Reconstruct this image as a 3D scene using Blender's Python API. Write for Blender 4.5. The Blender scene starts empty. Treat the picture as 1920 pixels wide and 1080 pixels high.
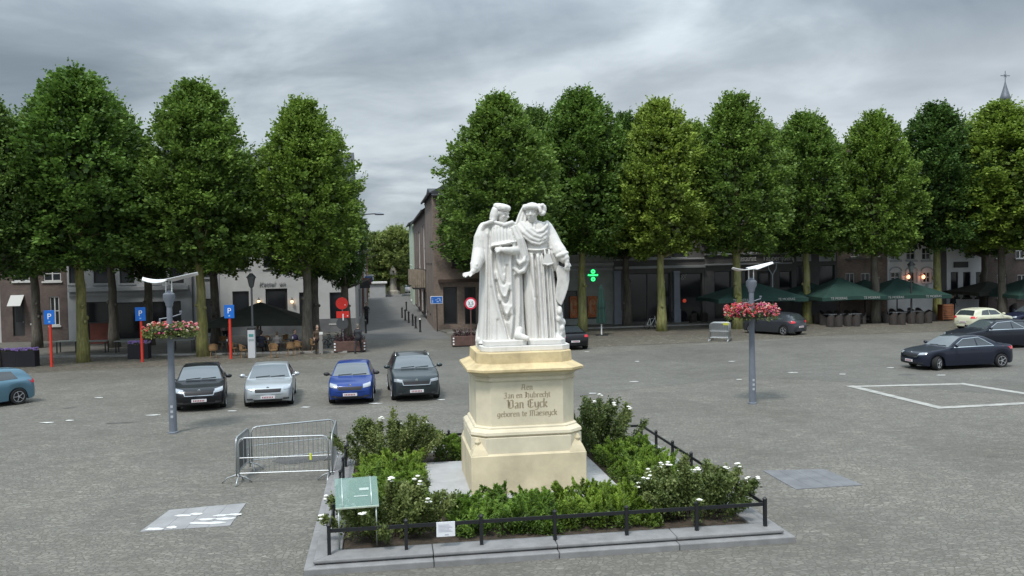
import bpy, math, random
from mathutils import Vector, Matrix
from mathutils.bvhtree import BVHTree
R = math.radians
S = bpy.context.scene
col = S.collection
# ---------------------------------------------------------------- camera
EYE = Vector((0, 0, 5.3)); FPX = 1650.0
cam_d = bpy.data.cameras.new('camera'); cam = bpy.data.objects.new('camera', cam_d); col.objects.link(cam)
cam_d.sensor_width = 36; cam_d.lens = 36 * FPX / 1920; cam_d.clip_start = .1; cam_d.clip_end = 3000
CM = Matrix.Rotation(R(90) - math.atan(52 / FPX), 3, 'X') @ Matrix.Rotation(R(-1.1), 3, 'Z')
cam.matrix_world = Matrix.Translation(EYE) @ CM.to_4x4()
S.camera = cam
# ---------------------------------------------------------------- world, sun, exposure
w = bpy.data.worlds.new("World"); S.world = w; w.use_nodes = True
nt = w.node_tree; nt.nodes.clear()
def N(t, typ, **kw):
    n = t.nodes.new(typ)
    for k, v in kw.items():
        if k.startswith('_'): setattr(n, k[1:], v)
        else: n.inputs[k.replace('__', ' ')].default_value = v
    return n
SUN_EL, SUN_AZ = 60, 205    # degrees; azimuth clockwise from +Y
sky = N(nt, 'ShaderNodeTexSky'); sky.sky_type = 'NISHITA'; sky.sun_disc = False
sky.sun_elevation = R(SUN_EL); sky.sun_rotation = R(SUN_AZ)
bg1 = N(nt, 'ShaderNodeBackground', Strength=.1); nt.links.new(sky.outputs[0], bg1.inputs[0])
tc = N(nt, 'ShaderNodeTexCoord'); sep = N(nt, 'ShaderNodeSeparateXYZ'); nt.links.new(tc.outputs['Generated'], sep.inputs[0])
def M(t, op, a, b=None, c=None, clamp=False):
    n = t.nodes.new('ShaderNodeMath'); n.operation = op; n.use_clamp = clamp
    for i, x in enumerate((a, b, c)):
        if x is None: continue
        if hasattr(x, 'links'): t.links.new(x, n.inputs[i])
        else: n.inputs[i].default_value = x
    return n.outputs[0]
zc = M(nt, 'MAXIMUM', sep.outputs[2], 0.0)
den = M(nt, 'ADD', zc, .16)
cx = M(nt, 'DIVIDE', sep.outputs[0], den); cy = M(nt, 'DIVIDE', sep.outputs[1], den)
comb = N(nt, 'ShaderNodeCombineXYZ'); nt.links.new(cx, comb.inputs[0]); nt.links.new(cy, comb.inputs[1])
def noise(t, vec, sc, det, rough=.5, dist=0.0, off=(0, 0, 0), scl=(1, 1, 1)):
    mp = N(t, 'ShaderNodeMapping'); mp.inputs['Location'].default_value = off; mp.inputs['Scale'].default_value = scl
    t.links.new(vec, mp.inputs[0])
    n = N(t, 'ShaderNodeTexNoise', Scale=sc, Detail=det, Roughness=rough, Distortion=dist); t.links.new(mp.outputs[0], n.inputs['Vector'])
    return n.outputs['Fac']
def ramp(t, fac, stops):
    r = t.nodes.new('ShaderNodeValToRGB'); e = r.color_ramp.elements
    while len(e) < len(stops): e.new(.5)
    for i, (p, c) in enumerate(stops):
        e[i].position = p; e[i].color = (c[0], c[1], c[2], 1)
    t.links.new(fac, r.inputs[0]); return r.outputs[0]
SKY_OFF = (3.1, 1.7, 0)
n1 = noise(nt, comb.outputs[0], .55, 8, .55, .5, SKY_OFF, (1, 1.3, 1))
n2 = noise(nt, comb.outputs[0], 1.6, 6, .55, .5, (7, 2, 0), (1, .9, 1))
mixn = M(nt, 'ADD', M(nt, 'MULTIPLY', n1, .68), M(nt, 'MULTIPLY', n2, .32))
ccol = ramp(nt, mixn, [(.39, (.170, .208, .243)), (.47, (.215, .258, .294)), (.53, (.29, .337, .375)), (.62, (.47, .525, .56))])
# brighter low on the right where the cloud deck breaks towards the horizon
az = M(nt, 'MULTIPLY', M(nt, 'SUBTRACT', sep.outputs[0], -.28), 1.25, clamp=True)
lowf = M(nt, 'SUBTRACT', 1.0, M(nt, 'MULTIPLY', M(nt, 'SUBTRACT', zc, .13), 9.0, clamp=True), clamp=True)
n3 = noise(nt, comb.outputs[0], 1.5, 4, .5, .3, (1, 5, 0), (1, 1, 1))
brk = M(nt, 'MULTIPLY', M(nt, 'MULTIPLY', az, lowf), M(nt, 'MULTIPLY', n3, 1.15, clamp=True), clamp=True)
mixc = N(nt, 'ShaderNodeMix', _data_type='RGBA'); nt.links.new(brk, mixc.inputs[0]); nt.links.new(ccol, mixc.inputs[6]); mixc.inputs[7].default_value = (.78, .82, .86, 1)
# overcast sky: brighter towards the zenith
zb = M(nt, 'ADD', 1.0, M(nt, 'MULTIPLY', M(nt, 'SUBTRACT', zc, .20, clamp=True), 5.2))
bg2 = N(nt, 'ShaderNodeBackground'); nt.links.new(mixc.outputs[2], bg2.inputs[0]); nt.links.new(zb, bg2.inputs[1])
ms = N(nt, 'ShaderNodeMixShader', Fac=.95); nt.links.new(bg1.outputs[0], ms.inputs[1]); nt.links.new(bg2.outputs[0], ms.inputs[2])
wo = N(nt, 'ShaderNodeOutputWorld'); nt.links.new(ms.outputs[0], wo.inputs[0])
sl = bpy.data.lights.new('sun', 'SUN'); sl.energy = 2.1; sl.angle = R(11); sl.color = (1, .965, .91)
so = bpy.data.objects.new('sun', sl); col.objects.link(so)
sd = Vector((math.sin(R(SUN_AZ)) * math.cos(R(SUN_EL)), math.cos(R(SUN_AZ)) * math.cos(R(SUN_EL)), math.sin(R(SUN_EL))))
so.rotation_euler = sd.to_track_quat('Z', 'Y').to_euler()
S.view_settings.view_transform = 'Standard'; S.view_settings.look = 'None'; S.view_settings.exposure = 0.42; S.view_settings.gamma = 1
# ---------------------------------------------------------------- helpers
def ray(px, py): return CM @ Vector(((px - 960) / FPX, -(py - 540) / FPX, -1))
def G(px, py, z=0.0):
    d = ray(px, py); t = (z - EYE.z) / d.z; p = EYE + d * t; p.z = z; return p
def P(px, py, Y):
    d = ray(px, py); return EYE + d * (Y / d.y)
GA = R(8.4)
U = Vector((math.cos(GA), math.sin(GA), 0)); V = Vector((-math.sin(GA), math.cos(GA), 0))
def plane_hit(px, py, o, nrm):
    d = ray(px, py); t = (o - EYE).dot(nrm) / d.dot(nrm); return EYE + d * t
MATS = {}
def mat(name, c, rough=.8, metal=0, coat=0, noise_s=None, noise_a=.25, bump=0, bump_s=None, emis=None, es=1, ior=1.45, c2=None, spec=None, coord='Object'):
    if name in MATS: return MATS[name]
    m = bpy.data.materials.new(name); m.use_nodes = True; t = m.node_tree; b = t.nodes['Principled BSDF']
    b.inputs['Base Color'].default_value = (*c, 1); b.inputs['Roughness'].default_value = rough; b.inputs['Metallic'].default_value = metal
    b.inputs['Coat Weight'].default_value = coat; b.inputs['Coat Roughness'].default_value = .06; b.inputs['IOR'].default_value = ior
    if spec is not None: b.inputs['Specular IOR Level'].default_value = spec
    if emis: b.inputs['Emission Color'].default_value = (*emis, 1); b.inputs['Emission Strength'].default_value = es
    if noise_s:
        co = N(t, 'ShaderNodeTexCoord').outputs[coord]
        f = noise(t, co, noise_s, 6, .6)
        lo = tuple(x * (1 - noise_a) for x in c); hi = c2 or tuple(min(1, x * (1 + noise_a)) for x in c)
        t.links.new(ramp(t, f, [(.3, lo), (.7, hi)]), b.inputs['Base Color'])
    if bump:
        co = N(t, 'ShaderNodeTexCoord').outputs[coord]
        f = noise(t, co, bump_s or 20, 5, .6)
        bn = N(t, 'ShaderNodeBump', Strength=bump, Distance=.02); t.links.new(f, bn.inputs['Height']); t.links.new(bn.outputs[0], b.inputs['Normal'])
    MATS[name] = m; return m
def tag(o, label=None, cat=None, group=None, kind=None):
    if label: o['label'] = label
    if cat: o['category'] = cat
    if group: o['group'] = group
    if kind: o['kind'] = kind
    return o
def thing(name, label, cat, loc=(0, 0, 0), rz=0, group=None):
    o = bpy.data.objects.new(name, None); col.objects.link(o); o.location = loc; o.rotation_euler = (0, 0, rz); o.empty_display_size = .2
    return tag(o, label, cat, group)
def dup(root, loc=None, rz=None, label=None, group=None, scale=None):
    def cp(o, par):
        c = o.copy(); col.objects.link(c); c.parent = par
        for ch in list(o.children): cp(ch, c)
        return c
    r = cp(root, None)
    if loc is not None: r.location = loc
    if rz is not None: r.rotation_euler = (0, 0, rz)
    if label: r['label'] = label
    if group: r['group'] = group
    if scale is not None: r.scale = scale if hasattr(scale, '__len__') else (scale,) * 3
    return r
class MB:
    def __init__(s): s.v = []; s.f = []; s.m = []; s.mi = 0
    def add(s, vs, fs, T=None):
        n = len(s.v)
        s.v += [tuple(T @ Vector(v)) for v in vs] if T is not None else [tuple(v) for v in vs]
        s.f += [tuple(i + n for i in f) for f in fs]; s.m += [s.mi] * len(fs); return s
    def box(s, c, d, rz=0, T=None):
        x, y, z = (k / 2 for k in d)
        vs = [(sx * x, sy * y, sz * z) for sz in (-1, 1) for sy in (-1, 1) for sx in (-1, 1)]
        A = Matrix.Translation(c) @ Matrix.Rotation(rz, 4, 'Z')
        if T is not None: A = T @ A
        return s.add(vs, [(0, 2, 3, 1), (4, 5, 7, 6), (0, 1, 5, 4), (2, 6, 7, 3), (0, 4, 6, 2), (1, 3, 7, 5)], A)
    def bx(s, x0, x1, y0, y1, z0, z1, T=None): return s.box(((x0 + x1) / 2, (y0 + y1) / 2, (z0 + z1) / 2), (x1 - x0, y1 - y0, z1 - z0), 0, T)
    def bar(s, a, b, wd, th=None):
        a = Vector(a); b = Vector(b); d = b - a; th = th or wd
        q = d.to_track_quat('Z', 'Y').to_matrix().to_4x4()
        return s.box((0, 0, 0), (wd, th, d.length), 0, Matrix.Translation((a + b) / 2) @ q)
    def tube(s, pts, r, n=8, cap=True, sx=1, T=None, up=None):
        pts = [Vector(p) for p in pts]; rr = r if hasattr(r, '__len__') else [r] * len(pts)
        vs = []; prev = None
        for i, p in enumerate(pts):
            d = (pts[min(i + 1, len(pts) - 1)] - pts[max(i - 1, 0)]).normalized()
            if prev is None:
                ref = up or (Vector((1, 0, 0)) if abs(d.x) < .8 else Vector((0, 1, 0)))
                a = (ref - d * ref.dot(d)).normalized()
            else: a = (prev - d * prev.dot(d)).normalized()
            prev = a; b = d.cross(a)
            for k in range(n):
                th = 2 * math.pi * k / n; vs.append(p + (a * math.cos(th) * sx + b * math.sin(th)) * rr[i])
        fs = [(i * n + k, i * n + (k + 1) % n, (i + 1) * n + (k + 1) % n, (i + 1) * n + k) for i in range(len(pts) - 1) for k in range(n)]
        if cap: fs += [tuple(range(n - 1, -1, -1)), tuple((len(pts) - 1) * n + k for k in range(n))]
        return s.add(vs, fs, T)
    def cap(s, pts, rr, n=12, sx=1, up=None):    # chain with rounded ends
        pts = [Vector(p) for p in pts]; rr = list(rr)
        d0 = (pts[0] - pts[1]).normalized(); d1 = (pts[-1] - pts[-2]).normalized()
        pre = [(pts[0] + d0 * rr[0] * k, rr[0] * math.sqrt(max(0.004, 1 - k * k))) for k in (1, .85, .5)]
        pos = [(pts[-1] + d1 * rr[-1] * k, rr[-1] * math.sqrt(max(0.004, 1 - k * k))) for k in (.5, .85, 1)]
        allp = pre + list(zip(pts, rr)) + pos
        return s.tube([a for a, _ in allp], [b for _, b in allp], n, True, sx, None, up)
    def lathe(s, prof, n=16, c=(0, 0, 0), T=None):
        vs = []; c = Vector(c)
        for r, z in prof:
            for k in range(n):
                th = 2 * math.pi * k / n; vs.append(c + Vector((r * math.cos(th), r * math.sin(th), z)))
        L = len(prof)
        fs = [(i * n + k, i * n + (k + 1) % n, (i + 1) * n + (k + 1) % n, (i + 1) * n + k) for i in range(L - 1) for k in range(n)]
        fs += [tuple(range(n - 1, -1, -1)), tuple((L - 1) * n + k for k in range(n))]
        return s.add(vs, fs, T)
    def ell(s, c, r, n=16, m=10, T=None, rot=None):
        A = Matrix.Translation(c)
        if rot is not None: A = A @ rot.to_4x4()
        if T is not None: A = T @ A
        prof = [(math.sin(math.pi * i / m), -math.cos(math.pi * i / m)) for i in range(m + 1)]
        prof[0] = (.02, -1); prof[-1] = (.02, 1)
        vs = []
        for q, z in prof:
            for k in range(n):
                th = 2 * math.pi * k / n; vs.append((q * math.cos(th) * r[0], q * math.sin(th) * r[1], z * r[2]))
        L = len(prof)
        fs = [(i * n + k, i * n + (k + 1) % n, (i + 1) * n + (k + 1) % n, (i + 1) * n + k) for i in range(L - 1) for k in range(n)]
        fs += [tuple(range(n - 1, -1, -1)), tuple((L - 1) * n + k for k in range(n))]
        return s.add(vs, fs, A)
    def prism(s, poly, z0, z1, T=None):
        n = len(poly); vs = [(x, y, z0) for x, y in poly] + [(x, y, z1) for x, y in poly]
        fs = [tuple(range(n - 1, -1, -1)), tuple(range(n, 2 * n))] + [(i, (i + 1) % n, n + (i + 1) % n, n + i) for i in range(n)]
        return s.add(vs, fs, T)
    def stack(s, rings, T=None):      # rings: list of lists of 3d points, same count
        n = len(rings[0]); vs = [p for r in rings for p in r]; L = len(rings)
        fs = [(i * n + k, i * n + (k + 1) % n, (i + 1) * n + (k + 1) % n, (i + 1) * n + k) for i in range(L - 1) for k in range(n)]
        fs += [tuple(range(n - 1, -1, -1)), tuple((L - 1) * n + k for k in range(n))]
        return s.add(vs, fs, T)
    def build(s, name, m, parent=None, smooth=False, bev=0, label=None, loc=None, rz=None, angle=None):
        me = bpy.data.meshes.new(name); me.from_pydata(s.v, [], s.f)
        ms = m if isinstance(m, (list, tuple)) else [m]
        for q in ms: me.materials.append(q)
        if len(ms) > 1: me.polygons.foreach_set('material_index', s.m)
        if smooth or angle:
            me.polygons.foreach_set('use_smooth', [True] * len(me.polygons))
            if angle:
                try: me.set_sharp_from_angle(angle=R(angle))
                except Exception: pass
        me.update()
        o = bpy.data.objects.new(name, me); col.objects.link(o)
        if parent: o.parent = parent
        if loc is not None: o.location = loc
        if rz is not None: o.rotation_euler = (0, 0, rz)
        if bev:
            b = o.modifiers.new('bevel', 'BEVEL'); b.width = bev; b.segments = 2; b.limit_method = 'ANGLE'
        if label: o['label'] = label
        return o
def fuse(mb, name, m, voxel, parent=None, smooth_it=3, fac=.5):
    """one continuous skin out of overlapping closed pieces"""
    o = mb.build('tmp', MATS.get('tmp') or mat('tmp', (1, 1, 1)))
    r = o.modifiers.new('r', 'REMESH'); r.mode = 'VOXEL'; r.voxel_size = voxel; r.use_smooth_shade = True
    if smooth_it:
        q = o.modifiers.new('s', 'SMOOTH'); q.iterations = smooth_it; q.factor = fac
    dg = bpy.context.evaluated_depsgraph_get(); dg.update()
    me = bpy.data.meshes.new_from_object(o.evaluated_get(dg)); me.name = name
    old = o.data; bpy.data.objects.remove(o); bpy.data.meshes.remove(old)
    me.materials.clear()
    for q in (m if isinstance(m, (list, tuple)) else [m]): me.materials.append(q)
    me.polygons.foreach_set('use_smooth', [True] * len(me.polygons))
    n = bpy.data.objects.new(name, me); col.objects.link(n)
    if parent: n.parent = parent
    return n
def text_mesh(s, size, name, m, parent, loc, rot, depth=.01, align='CENTER', shear=0, sp=1.0):
    cu = bpy.data.curves.new('t', 'FONT'); cu.body = s; cu.size = size; cu.align_x = align; cu.extrude = depth; cu.shear = shear; cu.space_character = sp
    o = bpy.data.objects.new('t', cu); col.objects.link(o)
    dg = bpy.context.evaluated_depsgraph_get(); dg.update()
    me = bpy.data.meshes.new_from_object(o.evaluated_get(dg)); bpy.data.objects.remove(o); bpy.data.curves.remove(cu)
    me.materials.clear(); me.materials.append(m); me.name = name
    n = bpy.data.objects.new(name, me); col.objects.link(n); n.parent = parent; n.location = loc; n.rotation_euler = rot
    return n
def struct(o): return tag(o, kind='structure')
def lerp(a, b, t): return a + (b - a) * t
def interp(kn, x):
    if x <= kn[0][0]: return kn[0][1]
    for (a, b), (c, d) in zip(kn, kn[1:]):
        if x <= c: return b + (d - b) * (x - a) / (c - a)
    return kn[-1][1]
def sinterp(kn, x):    # smooth (Catmull-Rom)
    if x <= kn[0][0]: return kn[0][1]
    if x >= kn[-1][0]: return kn[-1][1]
    for i in range(len(kn) - 1):
        if x <= kn[i + 1][0]:
            x0, y0 = kn[i]; x1, y1 = kn[i + 1]
            m0 = (y1 - kn[i - 1][1]) / (x1 - kn[i - 1][0]) if i > 0 else (y1 - y0) / (x1 - x0)
            m1 = (kn[i + 2][1] - y0) / (kn[i + 2][0] - x0) if i + 2 < len(kn) else (y1 - y0) / (x1 - x0)
            h = x1 - x0; t = (x - x0) / h
            return (2 * t ** 3 - 3 * t * t + 1) * y0 + (t ** 3 - 2 * t * t + t) * h * m0 + (-2 * t ** 3 + 3 * t * t) * y1 + (t ** 3 - t * t) * h * m1

# ---------------------------------------------------------------- materials of the ground
def cobble(name, c, sx, sy, flecks=.25, rot=9, bump=.6):
    m = bpy.data.materials.new(name); m.use_nodes = True; t = m.node_tree; b = t.nodes['Principled BSDF']
    tc = N(t, 'ShaderNodeTexCoord'); mp = N(t, 'ShaderNodeMapping'); mp.inputs['Rotation'].default_value = (0, 0, R(rot)); mp.inputs['Scale'].default_value = (sx, sy, 1)
    # wavy laying courses
    nz = N(t, 'ShaderNodeTexNoise', Scale=.35, Detail=2); t.links.new(tc.outputs['Object'], nz.inputs['Vector'])
    vm = t.nodes.new('ShaderNodeVectorMath'); vm.operation = 'MULTIPLY_ADD'; t.links.new(nz.outputs['Color'], vm.inputs[0]); vm.inputs[1].default_value = (.9, .9, 0); t.links.new(tc.outputs['Object'], vm.inputs[2])
    t.links.new(vm.outputs[0], mp.inputs[0])
    vo = N(t, 'ShaderNodeTexVoronoi', Scale=1.0, Randomness=.75); vo.feature = 'F1'; t.links.new(mp.outputs[0], vo.inputs['Vector'])
    ve = N(t, 'ShaderNodeTexVoronoi', Scale=1.0, Randomness=.75); ve.feature = 'DISTANCE_TO_EDGE'; t.links.new(mp.outputs[0], ve.inputs['Vector'])
    sepc = N(t, 'ShaderNodeSeparateColor'); t.links.new(vo.outputs['Color'], sepc.inputs[0])
    stone = ramp(t, sepc.outputs[0], [(0, tuple(x * .80 for x in c)), (.5, c), (.86, tuple(x * 1.08 for x in c)), (1, tuple(x * (1.1 + flecks * 1.2) for x in c))])
    big = noise(t, tc.outputs['Object'], .16, 5, .6, .6)
    mid = noise(t, tc.outputs['Object'], 1.1, 4, .65)
    st2 = N(t, 'ShaderNodeMix', _data_type='RGBA', _blend_type='MULTIPLY'); st2.inputs[0].default_value = 1
    t.links.new(stone, st2.inputs[6]); t.links.new(ramp(t, big, [(.3, (.74, .73, .70)), (.5, (.97, .97, .96)), (.7, (1.16, 1.15, 1.12))]), st2.inputs[7])
    st3 = N(t, 'ShaderNodeMix', _data_type='RGBA', _blend_type='MULTIPLY'); st3.inputs[0].default_value = 1
    t.links.new(st2.outputs[2], st3.inputs[6]); t.links.new(ramp(t, mid, [(.3, (.84, .84, .82)), (.7, (1.16, 1.16, 1.14))]), st3.inputs[7])
    sk = noise(t, tc.outputs['Object'], 1.0, 5, .7, .8, scl=(1.6, 5.5, 1)); st4 = N(t, 'ShaderNodeMix', _data_type='RGBA', _blend_type='MULTIPLY'); st4.inputs[0].default_value = 1
    t.links.new(st3.outputs[2], st4.inputs[6]); t.links.new(ramp(t, sk, [(.35, (.86, .86, .85)), (.55, (1, 1, 1)), (.72, (1.32, 1.32, 1.30))]), st4.inputs[7]); st3 = st4
    jo = M(t, 'MULTIPLY', ve.outputs['Distance'], 9.0, clamp=True)
    fin = N(t, 'ShaderNodeMix', _data_type='RGBA'); t.links.new(jo, fin.inputs[0]); fin.inputs[6].default_value = (c[0] * .68, c[1] * .67, c[2] * .62, 1); t.links.new(st3.outputs[2], fin.inputs[7])
    t.links.new(fin.outputs[2], b.inputs['Base Color']); b.inputs['Roughness'].default_value = .82
    h = M(t, 'ADD', jo, M(t, 'MULTIPLY', sepc.outputs[1], .5))
    bn = N(t, 'ShaderNodeBump', Strength=bump, Distance=.02); t.links.new(h, bn.inputs['Height']); t.links.new(bn.outputs[0], b.inputs['Normal'])
    MATS[name] = m; return m
m_cob = cobble('cobblestone', (.160, .151, .134), 8, 12.5, .12)
m_cob2 = cobble('tree_side_cobble', (.125, .113, .092), 6.5, 9.5, .9)
m_lane = cobble('worn_lane', (.137, .131, .119), 9, 14, .08, 9, .25)
m_terr = cobble('terrace_paving', (.13, .122, .108), 4, 8, .3, 8.4, .4)
m_slab = mat('slab_stone', (.27, .27, .272), .75, noise_s=1.5, noise_a=.18, bump=.2)
m_curb = mat('kerb_stone', (.215, .212, .212), .7, noise_s=3, noise_a=.2, bump=.25, bump_s=30)

def sheet(name, pts, z, m):
    mb = MB(); mb.add([(p.x, p.y, z) for p in pts], [tuple(range(len(pts)))]); return struct(mb.build(name, m))
def GP(*a): return [G(x, y) for x, y in a]
gm = MB(); gm.add([(-600, -120, 0), (600, -120, 0), (600, 1500, 0), (-600, 1500, 0)], [(0, 1, 2, 3)]); struct(gm.build('ground', m_cob))
# worn lane that leaves the side street and bends to the right across the square
sheet('road', GP((690, 688), (668, 664), (880, 655), (1130, 664), (1330, 645), (1530, 634), (1780, 636), (2100, 622), (2100, 752), (1900, 741), (1600, 717), (1400, 706), (1090, 742), (840, 760), (760, 720)), .004, m_lane)
CL = Vector((-11.9, 66.7, 0)); CR = Vector((-5.9, 67.6, 0))
st = [CL - V * 6 + U * .3, CR - V * 8 + U * .5, CR - U * .3 + V * 95, CL + U * .3 + V * 95]
sheet('street', st, .008, mat('street_asphalt', (.132, .130, .124), .8, noise_s=.8, noise_a=.15, bump=.2, bump_s=60))
sheet('tree_strip', GP((-160, 712), (0, 702), (300, 688), (640, 672), (662, 655), (640, 640), (0, 640), (-160, 640)), .004, m_cob2)
sheet('tree_strip', GP((880, 655), (1130, 650), (1330, 642), (1530, 630), (1760, 622), (2100, 612), (2100, 590), (1500, 596), (880, 622)), .010, m_cob2)
# raised pavements in front of the houses
def pavement(a, b, front_a, front_b):
    mb = MB(); mb.prism([(p.x, p.y) for p in (front_a, front_b, b, a)], -.05, .10); struct(mb.build('pavement', m_terr, bev=.02))
    k = MB(); d = (front_b - front_a); L = d.length; n = int(L / 1.0); ang = math.atan2(d.y, d.x)
    for i in range(n):
        c = front_a + d * ((i + .5) / n); k.box((c.x, c.y, .035), (L / n - .015, .16, .15), ang)
    struct(k.build('kerb', mat('pale_kerb', (.27, .26, .245), .8, noise_s=2, noise_a=.25), bev=.015))
pavement(CL - U * 50 + V * .5, CL + V * .5, G(-200, 676), G(655, 652) - V * 3)
pavement(CR + V * .5, CR + U * 75 + V * .5, CR - V * 3.0 + U * .6, CR + U * 75 - V * 2)
# stone line rectangle set in the paving on the right
m_line = mat('pale_line_stone', (.34, .335, .31), .8, noise_s=2.5, noise_a=.28, bump=.3, bump_s=25)
def strip(name, pts, wd, z, m, closed=False):
    mb = MB(); P2 = pts + ([pts[0]] if closed else [])
    for i, (a, b) in enumerate(zip(P2, P2[1:])):
        d = (b - a).normalized(); n = Vector((-d.y, d.x, 0)) * wd / 2
        zz = z + i * .0015
        mb.add([(*(a - n - d * wd / 2).xy, zz), (*(b - n + d * wd / 2).xy, zz), (*(b + n + d * wd / 2).xy, zz), (*(a + n - d * wd / 2).xy, zz)], [(0, 1, 2, 3)])
    return struct(mb.build(name, m))
strip('paving_line', GP((1598, 725), (1805, 720), (2010, 752), (1762, 765)), .36, .010, m_line, True)
rd = random.Random(5)
def jag(c, n, rx, ry, seed):
    q = random.Random(seed); return [c + Vector((math.cos(2 * math.pi * i / n) * rx * q.uniform(.6, 1.15), math.sin(2 * math.pi * i / n) * ry * q.uniform(.6, 1.15), 0)) for i in range(n)]
mb = MB()
for i, (x, y) in enumerate([(435, 771), (573, 764), (703, 757), (828, 750), (186, 746), (288, 779), (130, 789), (1110, 738), (1190, 716), (1386, 712), (1372, 678), (1486, 699), (1580, 702), (1670, 690), (1765, 704), (1070, 697), (1100, 660), (88, 793), (1195, 678)]):
    c = G(x, y); pl = jag(c, 9, .17 + .05 * (i % 3), .10, i); n = len(mb.v)
    mb.add([(p.x, p.y, .016 + i * 1e-4) for p in pl], [tuple(range(9))])
struct(mb.build('parking_marks', mat('white_paint', (.62, .62, .60), .7, noise_s=9, noise_a=.3)))
# grey service slabs in the paving (left one has white paint splashes)
def slab(pxs, name='service_slab', m=None):
    q = GP(*pxs); mb = MB()
    for i in range(4):
        a = q[0].lerp(q[1], i / 4); b = q[0].lerp(q[1], (i + .985) / 4); c = q[3].lerp(q[2], (i + .985) / 4); d = q[3].lerp(q[2], i / 4)
        mb.prism([(p.x, p.y) for p in (a, b, c, d)], -.02, .012)
    return struct(mb.build(name, m or m_slab))
slab([(262, 998), (432, 986), (462, 944), (318, 957)], 'service_slab')
slab([(1492, 918), (1618, 910), (1545, 880), (1430, 883)], 'service_slab', mat('blue_slab', (.150, .152, .160), .75, noise_s=2.5, noise_a=.2, bump=.25, bump_s=18))
mb = MB(); q = random.Random(8)
for i, (x, y, rx) in enumerate([(290, 993, .22), (322, 990, .14), (345, 968, .22), (368, 965, .14), (386, 975, .2), (402, 982, .26), (422, 974, .22), (440, 966, .16), (372, 982, .2), (414, 968, .18)]):
    c = G(x, y); pl = jag(c, 14, rx, .09, 30 + i); mb.add([(p.x, p.y, .017 + i * 2e-4) for p in pl], [tuple(range(14))])
struct(mb.build('paint_splashes', MATS['white_paint']))
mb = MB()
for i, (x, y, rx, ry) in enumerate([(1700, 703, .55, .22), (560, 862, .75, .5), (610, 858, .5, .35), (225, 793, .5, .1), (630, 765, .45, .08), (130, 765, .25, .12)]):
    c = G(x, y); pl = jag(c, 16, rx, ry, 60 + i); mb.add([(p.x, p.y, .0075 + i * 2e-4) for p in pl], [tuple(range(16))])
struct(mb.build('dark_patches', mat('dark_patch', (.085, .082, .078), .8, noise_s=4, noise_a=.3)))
# ================================================================ planted bed and monument
BA = R(8.2); BC = Vector((.12, 19.8, 0))
BU = Vector((math.cos(BA), math.sin(BA), 0)); BV = Vector((-math.sin(BA), math.cos(BA), 0))
def B(u, v, z=0): return BC + BU * u + BV * v + Vector((0, 0, z))
H0 = 4.43
kerb = thing('bed_kerb', 'low stepped grey stone kerb running round the planted bed of the monument', 'stone kerb', BC, BA)
for side in range(4):
    Tm = Matrix.Rotation(side * math.pi / 2, 4, 'Z')
    n = 4
    for i in range(n):
        x0 = -H0 + 2 * H0 * i / n; x1 = -H0 + 2 * H0 * (i + 1) / n
        a0 = H0 if i == 0 else 0; mb = MB()
        # lower step with sloping top, upper step set back; mitred at the corners
        def blk(o0, o1, z0, z1, zc):
            def xx(x, off, first): return x
            l = lambda off: (-off if i == 0 else x0 + .006); r = lambda off: (off if i == n - 1 else x1 - .006)
            vs = [(l(o0), -o0, z0), (r(o0), -o0, z0), (r(o1), -o1, z0), (l(o1), -o1, z0), (l(o0), -o0, z1), (r(o0), -o0, z1), (r(o1), -o1, zc), (l(o1), -o1, zc)]
            mb.add(vs, [(0, 3, 2, 1), (4, 5, 6, 7), (0, 1, 5, 4), (1, 2, 6, 5), (2, 3, 7, 6), (3, 0, 4, 7)], Tm)
        blk(H0, H0 - .30, -.02, .115, .125); blk(H0 - .21, H0 - .60, .10, .150, .150); blk(H0 - .15, H0 - .62, .146, .205, .225)
        mb.build('kerb_block', m_curb, kerb, bev=.018)
mb = MB(); mb.bx(-H0 + .55, H0 - .55, -H0 + .55, H0 - .55, .02, .17); struct(mb.build('soil', mat('soil', (.055, .042, .030), .95, noise_s=6, noise_a=.5, bump=1, bump_s=25), loc=BC, rz=BA))
mb = MB()
for i in range(2):
    for j in range(2): mb.bx(-2.1 + 2.1 * i + .006, 2.1 * i - .006, -1.6 + 2.1 * j + .006, .5 + 2.1 * j - .006, .1, .235)
struct(mb.build('monument_paving', mat('paving_grey', (.36, .36, .36), .75, noise_s=2, noise_a=.12), loc=BC, rz=BA, bev=.01))
# --- low black railing
m_black = mat('black_metal', (.012, .013, .015), .5)
m_dark = mat('dark_iron', (.03, .03, .032), .5)
rl = thing('low_railing', 'low black metal railing with square posts round the planted bed', 'railing', BC, BA)
hr = 4.02
for side in range(4):
    Tm = Matrix.Rotation(side * math.pi / 2, 4, 'Z')
    MB().add(*(lambda q: (q.v, q.f))(MB().bx(-hr, hr, -hr - .012, -hr + .012, .60, .665)), Tm).build('rail', m_black, rl)
    for i in range(6):
        x = -hr + 2 * hr * i / 6
        q = MB().bx(x - .03, x + .03, -hr - .03, -hr + .03, .2, .72); q.lathe([(.045, .72), (.045, .735), (.01, .77)], 6, (x, -hr, 0))
        MB().add(q.v, q.f, Tm).build('post', m_black, rl)
ns = thing('notice_board', 'small white notice card fixed to the front of the low black railing', 'notice', B(-1.98, -4.07, .68), BA)
q = MB().bx(-.165, .165, -.01, .01, -.26, .0); q.build('card', mat('white_card', (.72, .73, .76), .5), ns)
q = MB()
for i in range(6):
    q.bx(-.13, .06 + .06 * ((i * 7) % 3) / 2, -.0145, -.0115, -.05 - .024 * i, -.043 - .024 * i)
q.bx(-.02, .05, -.0145, -.0115, -.235, -.215); q.build('lettering', mat('grey_ink', (.45, .45, .5), .6), ns)
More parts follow.
